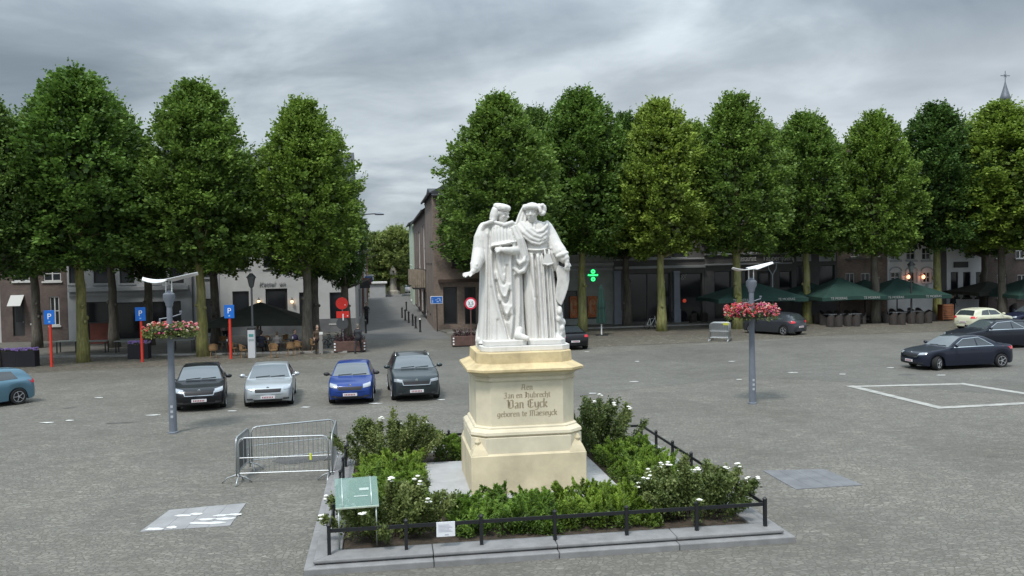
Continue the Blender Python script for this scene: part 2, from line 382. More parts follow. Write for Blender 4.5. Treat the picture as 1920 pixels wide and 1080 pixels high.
# --- glass information lectern
lc = thing('information_lectern', 'tilted green glass information panel on thin steel legs in front left corner of the bed', 'information panel', (G(672, 1030, .2).x, G(672, 1030, .2).y, .17), BA + R(4))
m_steel = mat('satin_steel', (.42, .46, .42), .35, .8)
for sx in (-.33, .33):
    MB().tube([(sx, 0, 0), (sx, 0, .80)], .014, 8).build('leg', m_steel, lc, True)
    q = MB().tube([(sx * .78, -.03, .82), (sx * .78, .48, 1.21)], .012, 8); q.build('support_bar', mat('pale_steel', (.5, .58, .55), .3, .5), lc, True)
MB().bx(-.38, .38, -.05, -.02, .78, .81).build('ledge', mat('pale_ledge', (.5, .55, .45), .4), lc, bev=.004)
gl = bpy.data.materials.new('green_glass'); gl.use_nodes = True; b_ = gl.node_tree.nodes['Principled BSDF']
b_.inputs['Base Color'].default_value = (.22, .34, .30, 1); b_.inputs['Roughness'].default_value = .12; b_.inputs['Alpha'].default_value = .5
q = MB(); a = Vector((0, -.05, .795)); d = Vector((0, .53, .41)); n = Vector((0, -.41, .53)).normalized() * .006
q.add([(-.38, *(a + n).yz), (.38, *(a + n).yz), (.38, *(a + d + n).yz), (-.38, *(a + d + n).yz), (-.38, *(a - n).yz), (.38, *(a - n).yz), (.38, *(a + d - n).yz), (-.38, *(a + d - n).yz)],
      [(0, 1, 2, 3), (7, 6, 5, 4), (0, 4, 5, 1), (1, 5, 6, 2), (2, 6, 7, 3), (3, 7, 4, 0)]); q.build('glass_panel', gl, lc)
q = MB(); q.add([tuple(Vector((x, 0, 0)) + a + d * t + n * 1.4) for x, t in ((.05, .55), (.22, .55), (.22, .63), (.05, .63), (-.05, .35), (.2, .35), (.2, .38), (-.05, .38))], [(0, 1, 2, 3), (4, 5, 6, 7)]); q.build('engraving', m_steel, lc)

# --- leafy shrubs
def leaf_mat(name, c, yl=None, tr=.25, var=.45):
    m = bpy.data.materials.new(name); m.use_nodes = True; t = m.node_tree; b = t.nodes['Principled BSDF']
    at = t.nodes.new('ShaderNodeAttribute'); at.attribute_name = 'leaf_tone'
    oi = t.nodes.new('ShaderNodeObjectInfo')
    yl = yl or (c[0] * 1.7, c[1] * 1.35, c[2] * 1.1)
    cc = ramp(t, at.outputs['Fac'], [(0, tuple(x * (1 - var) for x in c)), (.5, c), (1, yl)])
    hs = N(t, 'ShaderNodeHueSaturation'); t.links.new(cc, hs.inputs['Color'])
    t.links.new(M(t, 'ADD', .975, M(t, 'MULTIPLY', oi.outputs['Random'], .05)), hs.inputs['Hue']); hs.inputs['Hue'].default_value = .5
    t.links.new(M(t, 'SUBTRACT', .5 + .012, M(t, 'MULTIPLY', oi.outputs['Random'], .024)), hs.inputs['Hue'])
    t.links.new(M(t, 'ADD', .86, M(t, 'MULTIPLY', oi.outputs['Random'], .28)), hs.inputs['Value'])
    t.links.new(hs.outputs[0], b.inputs['Base Color']); b.inputs['Roughness'].default_value = .55; b.inputs['Specular IOR Level'].default_value = .35
    tl = t.nodes.new('ShaderNodeBsdfTranslucent'); t.links.new(hs.outputs[0], tl.inputs[0])
    mx = N(t, 'ShaderNodeMixShader', Fac=tr); t.links.new(b.outputs[0], mx.inputs[1]); t.links.new(tl.outputs[0], mx.inputs[2])
    t.links.new(mx.outputs[0], t.nodes['Material Output'].inputs['Surface']); MATS[name] = m; return m
class Leaves:
    def __init__(s): s.v = []; s.f = []; s.r = []
    def leaf(s, p, d, sz, rd, asp=.6, leaf_tone=None):
        d = d.normalized(); a = d.cross(Vector((rd.uniform(-1, 1), rd.uniform(-1, 1), rd.uniform(-1, 1)))); 
        if a.length < 1e-3: return
        a.normalize(); n = len(s.v); q = sz * asp / 2
        s.v += [p[:], (p + d * sz * .45 + a * q)[:], (p + d * sz)[:], (p + d * sz * .45 - a * q)[:]]
        s.f.append((n, n + 1, n + 2, n + 3)); s.r.append(rd.random() if leaf_tone is None else min(1, max(0, leaf_tone + rd.uniform(-.2, .2))))  # tone per leaf: the given value with some jitter, else random
    def build(s, name, m, parent=None):
        me = bpy.data.meshes.new(name); me.from_pydata(s.v, [], s.f); me.materials.append(m)
        at = me.attributes.new('leaf_tone', 'FLOAT', 'FACE'); at.data.foreach_set('value', s.r)
        o = bpy.data.objects.new(name, me); col.objects.link(o)
        if parent: o.parent = parent
        return o
m_rose = leaf_mat('rose_leaf', (.125, .165, .042), (.30, .33, .12))
m_jun = leaf_mat('juniper_leaf', (.115, .200, .024), (.25, .38, .050), .25, .6)
m_stem = mat('woody_stem', (.07, .05, .03), .9)
m_petal = mat('white_petal', (.80, .79, .72), .6)
def rv(rd): 
    while 1:
        v = Vector((rd.uniform(-1, 1), rd.uniform(-1, 1), rd.uniform(-1, 1)))
        if .05 < v.length < 1: return v.normalized()
def bush(name, label, u, v, ru, rv_, h, seed, nl=9000, flowers=8, grp=None, lsz=.062):
    rd = random.Random(seed); t = thing(name, label, 'shrub', B(u, v, .17), BA, grp)
    L = Leaves(); st = MB(); tips = []
    for k in range(46):
        a = rd.uniform(0, 2 * math.pi); rr = math.sqrt(rd.random())
        x = math.cos(a) * rr * ru * .95; y = math.sin(a) * rr * rv_ * .95
        top = h * (1 - .45 * rr ** 2) * rd.uniform(.78, 1.12)
        b0 = Vector((x * .45, y * .45, 0)); mid = Vector((x * .8, y * .8, top * .55)); tip = Vector((x * 1.08, y * 1.08, top))
        st.tube([b0, mid, tip], [.012, .008, .004], 4); tips.append(tip)
    for k in range(nl):
        i = rd.randrange(46); tip = tips[i]; f = rd.random() ** .55
        c = Vector((tip.x * lerp(.5, 1, f), tip.y * lerp(.5, 1, f), tip.z * lerp(.12, 1, f)))
        c += rv(rd) * rd.uniform(0, .17) * (1.15 - .5 * f)
        if c.z < .03: c.z = .03
        d = rv(rd) + Vector((c.x, c.y, .5)) * .6
        L.leaf(c, d, lsz * rd.uniform(.7, 1.3), rd, .62, (i * .37) % 1 * .6 + .2 * f)
    st.build('stems', m_stem, t); L.build('foliage', m_rose, t)
    for k in range(flowers):
        tip = tips[(k * 7 + seed) % 46]; q = MB(); c = tip + Vector((0, -.03, .04)) + rv(rd) * .05
        for j in range(3 if k % 3 else 5):
            cc = c + rv(rd) * .05
            for m_ in range(5):
                an = m_ * 1.256; q.ell(cc + Vector((math.cos(an) * .022, math.sin(an) * .022, 0)), (.026, .022, .012), 7, 4)
            q.ell(cc + Vector((0, 0, .008)), (.02, .02, .014), 7, 4)
        q.build('flower', m_petal, t, True)
    return t
RG = 'white rose bushes at the corners of the planted bed'
bush('rose_bush', 'large rose bush with many white blooms at the front right corner of the bed', 3.0, -2.9, 1.3, 1.1, 1.05, 3, 21000, 14, RG)
bush('rose_bush', 'rose bush behind the glass information panel at the front left corner', -2.95, -2.9, 1.35, 1.15, 1.02, 4, 21000, 10, RG)
bush('rose_bush', 'tall olive green rose bush at the back left corner by the barriers', -3.0, 2.7, 1.4, 1.05, 1.35, 5, 19000, 6, RG)
bush('rose_bush', 'dark green rose bush at the back right corner behind the pedestal', 2.55, 2.8, 1.25, 1.0, 1.42, 6, 16000, 5, RG)
def juniper(label, u0, u1, v0, v1, h, seed, n=9000):
    rd = random.Random(seed); cu, cv = (u0 + u1) / 2, (v0 + v1) / 2
    t = thing('low_juniper', label, 'shrub', B(cu, cv, .17), BA, 'low green junipers filling the planted bed')
    L = Leaves(); st = MB(); hu, hv = (u1 - u0) / 2, (v1 - v0) / 2
    cl = []
    for k in range(int(hu * hv * 190)):
        x = rd.uniform(-hu, hu); y = rd.uniform(-hv, hv); e = min(1, min(hu - abs(x), hv - abs(y)) / .35)
        hh = h * (.80 + .20 * e) * (.82 + .3 * math.sin(x * 3.1 + seed) * math.cos(y * 3.7)) * rd.uniform(.85, 1.12)
        dr = Vector((rd.uniform(-1, 1), rd.uniform(-1, 1), rd.uniform(.1, .7))).normalized()
        cl.append((Vector((x, y, hh)), dr, rd.random()))
        if k % 4 == 0: st.tube([(x * .9, y * .9, 0), (x, y, hh * .8)], [.014, .006], 4)
    per = int(n * 1.7) // len(cl)
    for c, dr, rn in cl:
        for k in range(per):
            s_ = rd.random(); p = c + dr * (s_ - .5) * .34 + rv(rd) * .05 * (1.2 - s_) - Vector((0, 0, (1 - s_) * .1))
            p.z = max(.02, p.z)
            L.leaf(p, dr + rv(rd) * .7, .058 * rd.uniform(.7, 1.3), rd, .30, rn * .55 + .4 * s_)
        for k in range(per // 4):
            p = Vector((c.x + rd.uniform(-.12, .12), c.y + rd.uniform(-.12, .12), c.z * rd.uniform(.08, .8))); L.leaf(p, rv(rd), .07, rd, .4, .15)  # lower leaves set to a darker tone
    st.build('stems', m_stem, t); L.build('foliage', m_jun, t)
juniper('low juniper hedge along the front of the bed, left half', -1.8, .25, -3.55, -1.8, .50, 11, 26000)
juniper('low juniper hedge along the front of the bed, right half', .25, 2.1, -3.55, -1.8, .52, 12, 26000)
juniper('low juniper beside the left edge of the pedestal paving', -3.6, -2.2, -2.0, .1, .60, 13, 18000)
juniper('low juniper along the left side in front of the back rose bush', -3.6, -2.2, .1, 1.9, .60, 14, 17000)
juniper('low juniper along the right side next to the front rose bush', 2.25, 3.6, -2.1, .1, .58, 15, 18000)
juniper('low juniper along the right side next to the back rose bush', 2.25, 3.6, .1, 2.0, .60, 16, 17000)
juniper('low juniper behind the pedestal to its left', -1.7, .0, 2.75, 3.6, .62, 17, 10000)
juniper('low juniper behind the pedestal to its right', .0, 1.6, 2.75, 3.6, .58, 18, 7000)

# ---------------------------------------------------------------- pedestal
m_sand = mat('yellow_stone', (.64, .575, .43), .82, noise_s=1.6, noise_a=.13, bump=.15, bump_s=35)
m_sand2 = mat('yellow_stone_base', (.58, .50, .345), .85, noise_s=1.3, noise_a=.22, bump=.15, bump_s=35)
m_sandw = mat('weathered_sandstone', (.56, .45, .26), .88, noise_s=2.2, noise_a=.28, bump=.3, bump_s=25)
PC = Vector((.13, 20.3, 0)); 
pd = thing('pedestal', 'octagonal cream yellow stone pedestal with gothic inscription under the white statue', 'pedestal', (PC.x, PC.y, .235), BA)
def octa(h, c, z, ry=1.0):
    d = h * ry
    return [(-h + c, -d, z), (h - c, -d, z), (h, -d + c, z), (h, d - c, z), (h - c, d, z), (-h + c, d, z), (-h, d - c, z), (-h, -d + c, z)]
zo = -.235
def prof(rows, name, m, bev=.006):
    q = MB(); q.stack([octa(h, c, z + zo) for h, c, z in rows]); return q.build(name, m, pd, bev=bev)
prof([(1.275, .02, .235), (1.275, .02, 1.06), (1.24, .05, 1.10)], 'base_block', m_sand2, 0)
# upper base with chamfered corners behind the corner stops
prof([(1.235, .30, 1.095), (1.235, .30, 1.44), (1.20, .30, 1.46), (1.245, .30, 1.50), (1.235, .30, 1.56), (1.19, .30, 1.60), (1.15, .30, 1.62), (1.15, .30, 1.65), (1.125, .30, 1.68)], 'base_moulding', m_sand, .004)
for sx in (-1, 1):
    for sy in (-1, 1):     # sloping corner stops
        q = MB(); a = 1.262; b = a - .36
        q.add([(sx * a, sy * b, 1.08 + zo), (sx * a, sy * a, 1.08 + zo), (sx * b, sy * a, 1.08 + zo), (sx * b, sy * b, 1.08 + zo),
               (sx * (a - .04), sy * (b + .02), 1.2 + zo), (sx * (a - .05), sy * (a - .05), 1.2 + zo), (sx * (b + .02), sy * (a - .04), 1.2 + zo), (sx * b, sy * b, 1.2 + zo),
               (sx * (a - .17), sy * (a - .17), 1.40 + zo)], [(0, 1, 5, 4), (1, 2, 6, 5), (2, 3, 7, 6), (3, 0, 4, 7), (0, 3, 2, 1), (4, 5, 8), (5, 6, 8), (6, 7, 8), (7, 4, 8)])
        q.lathe([(.05, 1.3), (.07, 1.36), (.03, 1.44)], 8, (sx * (a - .15), sy * (a - .15), zo)); q.build('corner_stop', m_sand2, pd)
prof([(1.10, .30, 1.68), (1.10, .30, 2.66)], 'die', m_sand, .008)
prof([(1.125, .30, 2.66), (1.14, .30, 2.70), (1.105, .3, 2.74), (1.15, .30, 2.80), (1.20, .30, 2.84)], 'neck_moulding', m_sand, .004)
prof([(1.22, .30, 2.84), (1.30, .32, 2.88), (1.30, .32, 2.935), (1.10, .30, 3.03), (1.085, .30, 3.04)], 'cornice', m_sandw, .006)
prof([(1.075, .28, 3.035), (1.065, .28, 3.27)], 'cap_block', m_sandw, .008)
# gothic inscription, broad-nib strokes cut dark into the front of the die
GL = {
 'e': (.46, [[(.08, .15), (.08, .85), (.24, 1), (.38, .85), (.36, .62), (.1, .5)], [(.08, .15), (.24, 0), (.40, .15)]]),
 'n': (.56, [[(.05, .9), (.12, 1), (.12, 0), (.18, .05)], [(.12, .85), (.32, 1), (.42, .85), (.42, .05), (.5, 0)]]),
 'a': (.50, [[(.06, .85), (.22, 1), (.38, .85), (.38, .05), (.46, 0)], [(.38, .5), (.08, .35), (.08, .1), (.2, 0), (.38, .15)]]),
 'u': (.56, [[(.05, 1), (.1, .95), (.1, .12), (.22, 0), (.4, .15)], [(.4, 1), (.4, .05), (.5, 0)]]),
 'b': (.52, [[(.08, 1.55), (.08, .1), (.24, 0), (.42, .18), (.42, .8), (.28, 1), (.1, .85)]]),
 'r': (.42, [[(.05, .95), (.1, 1), (.1, 0), (.16, .04)], [(.12, .82), (.28, 1), (.36, .88)]]),
 'c': (.44, [[(.38, .88), (.24, 1), (.08, .85), (.08, .15), (.24, 0), (.38, .12)]]),
 'h': (.54, [[(.08, 1.55), (.08, 0)], [(.1, .85), (.3, 1), (.42, .85), (.42, 0), (.34, -.25)]]),
 't': (.36, [[(.14, 1.3), (.14, .12), (.28, 0)], [(.02, 1), (.3, 1)]]),
 'y': (.54, [[(.06, 1), (.1, .2), (.24, .05), (.42, .2)], [(.42, 1), (.42, -.1), (.28, -.4), (.1, -.32)]]),
 'k': (.52, [[(.08, 1.55), (.08, 0)], [(.1, .55), (.34, 1), (.4, .8), (.14, .55), (.42, 0)]]),
 'g': (.52, [[(.4, .85), (.24, 1), (.08, .85), (.08, .2), (.22, .05), (.4, .2)], [(.4, 1), (.4, -.15), (.26, -.4), (.08, -.3)]]),
 'o': (.50, [[(.08, .15), (.08, .85), (.24, 1), (.42, .85), (.42, .15), (.26, 0), (.08, .15)]]),
 's': (.42, [[(.36, .9), (.2, 1), (.08, .8), (.34, .3), (.24, 0), (.06, .1)]]),
 'A': (.80, [[(.1, 1.3), (.3, 1.5), (.55, 1.35), (.55, .1), (.68, 0)], [(.3, 1.5), (.12, .5), (.12, .1), (.02, 0)], [(.1, .7), (.55, .7)]]),
 'J': (.62, [[(.12, 1.35), (.3, 1.5), (.5, 1.4)], [(.4, 1.45), (.4, .1), (.2, -.1), (.04, .1)], [(.2, .8), (.4, .8)]]),
 'H': (.86, [[(.06, 1.4), (.2, 1.5), (.2, .1), (.08, 0)], [(.2, 1.), (.55, 1.15), (.68, .9), (.68, .05), (.55, -.2)], [(.32, 1.5), (.34, .1)]]),
 'V': (.86, [[(.04, 1.35), (.2, 1.5), (.2, .2), (.42, 0), (.7, .2), (.7, 1.3), (.55, 1.5), (.4, 1.35)], [(.34, 1.2), (.34, .3)]]),
 'E': (.80, [[(.66, 1.3), (.45, 1.5), (.14, 1.25), (.14, .25), (.42, 0), (.7, .22)], [(.36, 1.4), (.36, .15)], [(.36, .8), (.62, .85)]]),
 'M': (1.0, [[(.04, 1.3), (.18, 1.5), (.18, .1), (.06, 0)], [(.2, 1.35), (.38, 1.5), (.46, 1.35), (.46, 0)], [(.48, 1.35), (.68, 1.5), (.78, 1.3), (.78, .1), (.9, 0)]]),
 ' ': (.32, []), '.': (.2, [[(.06, .02), (.1, .02)]])}
def gothic(txt, xh, cx, base, y, name, nib=.11, wide=1.15, fitw=None):
    tot = sum(GL[c][0] for c in txt) * xh * wide
    if fitw: wide *= fitw / tot; tot = fitw
    x = cx - tot / 2; q = MB(); nx, nz = math.cos(R(40)) * nib * xh, math.sin(R(40)) * nib * xh; k = 0
    for ch in txt:
        wd, sts = GL[ch]
        for s_ in sts:
            for a, b in zip(s_, s_[1:]):
                ax, az, bx_, bz = x + a[0] * xh * wide, base + a[1] * xh, x + b[0] * xh * wide, base + b[1] * xh; k += 1
                yy = y - .0015 - k * 1.0e-5
                q.add([(ax - nx, yy, az - nz), (ax + nx, yy, az + nz), (bx_ + nx, yy, bz + nz), (bx_ - nx, yy, bz - nz)], [(0, 1, 2, 3)])
                q.add([(ax - nx, yy, az + nz * .35), (ax + nx, yy, az - nz * .35), (bx_ + nx, yy, bz - nz * .35), (bx_ - nx, yy, bz + nz * .35)], [(0, 1, 2, 3)])
        x += wd * xh * wide
    return q.build(name, mat('cut_letter', (.42, .35, .23), .9), pd)
gothic('Aen', .085, -.0, 2.455 + zo, -1.10, 'inscription', .13, fitw=.26)
gothic('Jan en Hubrecht', .082, -.0, 2.285 + zo, -1.10, 'inscription', .14, fitw=1.04)
gothic('Van Eyck', .125, -.0, 2.06 + zo, -1.10, 'inscription', .14, fitw=.92)
gothic('geboren te Maeseyck', .082, -.0, 1.88 + zo, -1.10, 'inscription', .14, fitw=1.34)
# ================================================================ statue of the two brothers
K = 81.5
m_marble = bpy.data.materials.new('white_stone'); m_marble.use_nodes = True; t_ = m_marble.node_tree; b_ = t_.nodes['Principled BSDF']; co_ = N(t_, 'ShaderNodeTexCoord').outputs['Object']
f_ = noise(t_, co_, 2.6, 7, .62, .3, scl=(1.2, 1.2, .6)); g_ = noise(t_, co_, 14, 5, .6)
t_.links.new(ramp(t_, M(t_, 'ADD', M(t_, 'MULTIPLY', f_, .75), M(t_, 'MULTIPLY', g_, .25)), [(.32, (.50, .49, .455)), (.45, (.625, .61, .58)), (.62, (.67, .655, .625))]), b_.inputs['Base Color']); b_.inputs['Roughness'].default_value = .75
bn_ = N(t_, 'ShaderNodeBump', Strength=.15, Distance=.02); t_.links.new(g_, bn_.inputs['Height']); t_.links.new(bn_.outputs[0], b_.inputs['Normal'])
stt = thing('statue', 'white stone statue of two robed men in medieval hats standing on the cream pedestal', 'statue', (PC.x + .085, PC.y + .014, 3.27), BA)
def SP(px, py, y=0.0): return Vector(((px - 978) / K, y, (655.5 - py) / K))
def pl(x0, x1, y0, y1, z0, z1, c=.2):
    return MB().stack([[(x0 + c, y0, z), (x1 - c, y0, z), (x1, y0 + c, z), (x1, y1 - c, z), (x1 - c, y1, z), (x0 + c, y1, z), (x0, y1 - c, z), (x0, y0 + c, z)] for z in (z0, z1)])
pl(-1.03, .99, -.78, .78, 0, .12).build('plinth', m_marble, stt, bev=.015)
pl(-.96, .02, -.70, .70, .12, .24, .12).build('plinth', m_marble, stt, bev=.02)
pl(.03, .90, -.70, .70, .12, .24, .12).build('plinth', m_marble, stt, bev=.02)
def segd(px, pz, ax, az, bx, bz):
    dx, dz = bx - ax, bz - az; L = dx * dx + dz * dz or 1e-9; t = max(0, min(1, ((px - ax) * dx + (pz - az) * dz) / L))
    return math.hypot(px - ax - t * dx, pz - az - t * dz)
def robe(mb, rows, creases, depth=.30, yc=0.0, nz=170, na=230, back=.35, pleat=0, pn=18, seed=0):
    """loft of a draped body: rows (py, px left, px right); creases: (points px, width px, depth m), negative depth = ridge"""
    def smo(p):
        if len(p) < 3: return p
        o = []
        for i in range(len(p) - 1):
            a, b, c, d = p[max(i - 1, 0)], p[i], p[i + 1], p[min(i + 2, len(p) - 1)]
            for k in range(4):
                t = k / 4; o.append(tuple(.5 * (2 * b[j] + (c[j] - a[j]) * t + (2 * a[j] - 5 * b[j] + 4 * c[j] - d[j]) * t * t + (3 * b[j] - a[j] - 3 * c[j] + d[j]) * t ** 3) for j in (0, 1)))
        return o + [p[-1]]
    creases = [(smo(p), w_, d_) for p, w_, d_ in creases]
    rows = sorted(rows, key=lambda r: -r[0]); y0, y1 = rows[0][0], rows[-1][0]
    kl = [(-r[0], r[1]) for r in rows]; kr = [(-r[0], r[2]) for r in rows]; kd = [(-r[0], r[3] if len(r) > 3 else depth) for r in rows]
    rings = []
    for i in range(nz + 1):
        py = lerp(y0, y1, i / nz); l = sinterp(kl, -py); r = sinterp(kr, -py); dp = sinterp(kd, -py)
        cxp = (l + r) / 2; hw = (r - l) / 2; ring = []
        for k in range(na):
            th = 2 * math.pi * k / na; c, s_ = math.cos(th), math.sin(th)
            ex = .85; qx = math.copysign(abs(c) ** ex, c); qy = math.copysign(abs(s_) ** ex, s_)
            px = cxp + hw * qx; y = dp * qy
            front = max(0, -qy)
            off = 0
            if front > .12:
                for pts, wd, de in creases:
                    if px < min(p[0] for p in pts) - 4 * wd or px > max(p[0] for p in pts) + 4 * wd or py < min(p[1] for p in pts) - 4 * wd or py > max(p[1] for p in pts) + 4 * wd: continue
                    d = min(segd(px, py, *a, *b) for a, b in zip(pts, pts[1:]))
                    off += de * math.exp(-(d / wd) ** 2) * min(1, front * 1.8)
            # soft pleats all round the lower part
            low = max(0, min(1, (py - 470) / 120)) * pleat
            off += low * .5 * (1 - abs(math.sin(th * pn / 2 + seed + .25 * math.sin(py * .03)))) * (0 if front > .25 else 1)
            nrm = math.hypot(qx, qy) or 1
            p = SP(px, py); ring.append((p.x - off * .35 * qx / nrm, yc + y - off * qy / nrm, p.z))
        rings.append(ring)
    mb.stack(rings)
def hand(mb, c, d, up, side, L=.24, curl=.2, spread=.16, flat=.45):
    """palm, four unequal fingers and a thumb; d = pointing direction, up = back of hand"""
    c = Vector(c); d = Vector(d).normalized(); up = Vector(up).normalized(); s_ = d.cross(up).normalized() * side
    mb.cap([c - d * L * .25, c + d * L * .2], [L * .17, L * .19], 10, 1.0)
    mb.cap([c + s_ * L * .10, c + s_ * L * .10 + d * L * .3], [L * .13, L * .13], 10)
    mb.cap([c - s_ * L * .10, c - s_ * L * .10 + d * L * .3], [L * .13, L * .13], 10)
    for k in range(4):
        o = (k - 1.5); ln = L * (.50, .58, .55, .42)[k]; b = c + d * L * .32 + s_ * o * L * .135
        dd = (d + s_ * o * spread).normalized(); m1 = b + dd * ln * .5 - up * curl * ln * .25; e = b + dd * ln * (1 - curl * .4) - up * curl * ln * .9
        mb.cap([b, m1, e], [L * .082, L * .074, L * .06], 8)
    b = c - s_ * L * .16 - d * L * .05; dd = (d * .75 - s_ * .8 - up * .2).normalized()
    mb.cap([b, b + dd * L * .22, b + (dd + d * .3).normalized() * L * .42], [L * .1, L * .085, L * .065], 8)
def head(mb, c, h, yaw, tilt=0, rollx=0):
    """h = head height; face looks to -Y, turned by yaw"""
    T = Matrix.Translation(c) @ Matrix.Rotation(yaw, 4, 'Z') @ Matrix.Rotation(tilt, 4, 'X') @ Matrix.Diagonal((h, h, h, 1))
    mb.ell((0, .03, .10), (.34, .40, .40), 22, 14, T); mb.ell((0, -.10, -.12), (.26, .27, .36), 20, 12, T)
    mb.ell((0, -.19, -.36), (.12, .12, .10), 14, 8, T)                       # chin
    for s_ in (-1, 1):
        mb.ell((s_ * .15, -.27, -.09), (.11, .08, .10), 12, 8, T)             # cheek
        mb.ell((s_ * .135, -.325, .105), (.115, .05, .035), 12, 8, T)         # brow
        mb.ell((s_ * .125, -.32, .02), (.055, .045, .034), 12, 8, T)          # eye
        mb.ell((s_ * .35, .04, .0), (.04, .09, .13), 10, 8, T)                # ear
        mb.ell((s_ * .05, -.385, -.10), (.045, .05, .035), 10, 6, T)          # nostril
    mb.cap([T @ Vector((0, -.33, .08)), T @ Vector((0, -.45, -.09))], [.035 * h, .055 * h], 10)
    mb.ell((0, -.365, -.195), (.10, .045, .022), 12, 6, T); mb.ell((0, -.355, -.245), (.085, .045, .028), 12, 6, T)
    return T
VX = .0125
# ---------- brother on the left
A = MB()
crA = [([(919, 426), (915, 470), (912, 560), (909, 642)], 2.6, .10), ([(906, 470), (903, 560), (899, 642)], 2.6, .05), ([(913.5, 440), (909.5, 560), (904.5, 640)], 2.2, -.04),
       # cloak edge sweeping down across the body, ridge then deep crease
       ([(919.5, 466), (919.5, 500), (922, 535), (930, 580), (940, 615), (947, 640)], 3.4, -.06), ([(924.5, 468), (924, 500), (927, 535), (935, 578), (944, 612), (949, 634)], 3.4, .13),
       # swags hanging between the two edges
       ([(926, 480), (929, 510), (936, 530), (942, 534), (947, 522), (948, 500)], 2.3, .06),
       ([(927, 512), (932, 540), (939, 555), (945, 553), (950, 535)], 2.6, -.05), ([(928, 528), (934, 554), (941, 568), (947, 564), (951, 548)], 2.6, .085),
       ([(932, 556), (938, 580), (945, 588), (951, 575)], 2.6, -.05), ([(934, 568), (940, 592), (946, 602), (951, 592)], 2.6, .09),
       ([(936, 480), (939, 500), (942, 514)], 1.8, .045), ([(944, 478), (944, 500)], 1.6, .04),
       ([(953, 482), (954, 540), (954, 590), (951, 638)], 3.0, -.06), ([(959, 482), (960, 540), (960, 590)], 2.2, .08), ([(965, 520), (964, 575), (954, 636)], 2.4, .10),
       ([(970, 520), (970, 570), (964, 636)], 2.2, -.04), ([(976, 512), (975, 570), (973, 640)], 2.4, .08),
       ([(927, 640), (928, 600)], 2.5, .04), ([(918, 642), (919, 590), (917, 540)], 2.5, .035)] + [([(x, 427 + abs(x - 944) * .25), (x + .5, 458)], 1.3, .035) for x in range(926, 964, 6)]
crA += [([(922, 463), (945, 459), (966, 455)], 2.6, -.11), ([(923, 470), (945, 468), (964, 465)], 3.2, .15)]
robe(A, [(644, 890, 983, .46), (636, 893, 984, .43), (600, 896, 982, .42), (550, 898, 981, .38), (510, 900, 980, .36), (480, 901, 979, .35), (455, 903, 976, .34), (438, 903, 975, .32), (428, 906, 972, .27), (423, 912, 967, .22), (420, 922, 958, .17), (417, 930, 951, .12)], crA, pleat=.08)
A.cap([SP(941, 424, .03), SP(941, 410, -.02)], [.13, .10], 14)
hA = Vector(SP(942, 403.5, -.12)); TA = head(A, hA, .43, R(52), R(14))
# collar and shoulder wrap
for q0, q1, q2, w_ in (((912, 430), (928, 419), (944, 424), 4), ((972, 432), (960, 420), (945, 425), 4.5), ((905, 434), (910, 422), (922, 418), 4)):
    A.cap([SP(*q0, -.12), SP(*q1, -.20), SP(*q2, -.26)], [w_ / K] * 3, 10)
# right arm stretched out to the viewer's left
A.cap([SP(911, 430, 0), SP(903, 448, -.04), SP(899, 470, -.10), SP(895, 488, -.22), SP(889, 503, -.34)], [.155, .165, .155, .155, .115], 18)
for (x, y, dpt, r0) in ((899, 463, -.06, .165), (898, 476, -.14, .163), (891, 497, -.30, .13), (905, 440, -.02, .17)):
    A.cap([SP(x - 7, y - 2, dpt), SP(x, y + 1, dpt - .09), SP(x + 8, y, dpt)], [.055, .07, .055], 8)
A.cap([SP(890, 503, -.35), SP(883, 510, -.42)], [.075, .062], 12)
hand(A, SP(879.5, 512.5, -.44), (-1, -.35, -.16), (.05, -.5, .85), 1, .235, .25, .2)
# left forearm across the body, hand below the short cape
A.cap([SP(970, 452, -.05), SP(968, 473, -.22), SP(954, 473, -.40), SP(943, 471, -.43)], [.15, .14, .095, .072], 16)
hand(A, SP(938.5, 470.5, -.44), (-1, -.15, .05), (0, -.9, .4), -1, .22, .45, .16)
# cape falling from the left shoulder into a gathered sleeve
A.cap([SP(962, 428, -.10), SP(971, 448, -.16), SP(977, 472, -.18), SP(981, 492, -.20), SP(978, 508, -.20)], [.13, .15, .155, .14, .10], 18)
for a_, b_, c_ in (((960, 430), (969, 452), (977, 485)), ((966, 427), (976, 450), (984, 482)), ((955, 436), (961, 458), (966, 486))):
    A.cap([SP(*a_, -.27), SP(*b_, -.33), SP(*c_, -.32)], [.035, .045, .03], 8)
A.cap([SP(966, 489, -.30), SP(972, 497, -.35), SP(979, 492, -.35), SP(983, 482, -.3)], [.045, .05, .05, .035], 8)
A.cap([SP(962, 505, -.28), SP(970, 513, -.32), SP(978, 510, -.32), SP(984, 498, -.28)], [.05, .06, .06, .04], 8)
# shoe stepping forward
A.cap([SP(966, 630, -.46), SP(970, 631, -.56), SP(978, 633, -.68)], [.085, .085, .06], 12); A.cap([SP(965, 628, -.42), SP(968, 620, -.34)], [.1, .1], 10)
figA = fuse(A, 'figure', m_marble, VX, stt, 2, .45); tag(figA, 'left robed figure with outstretched hand and downcast head')
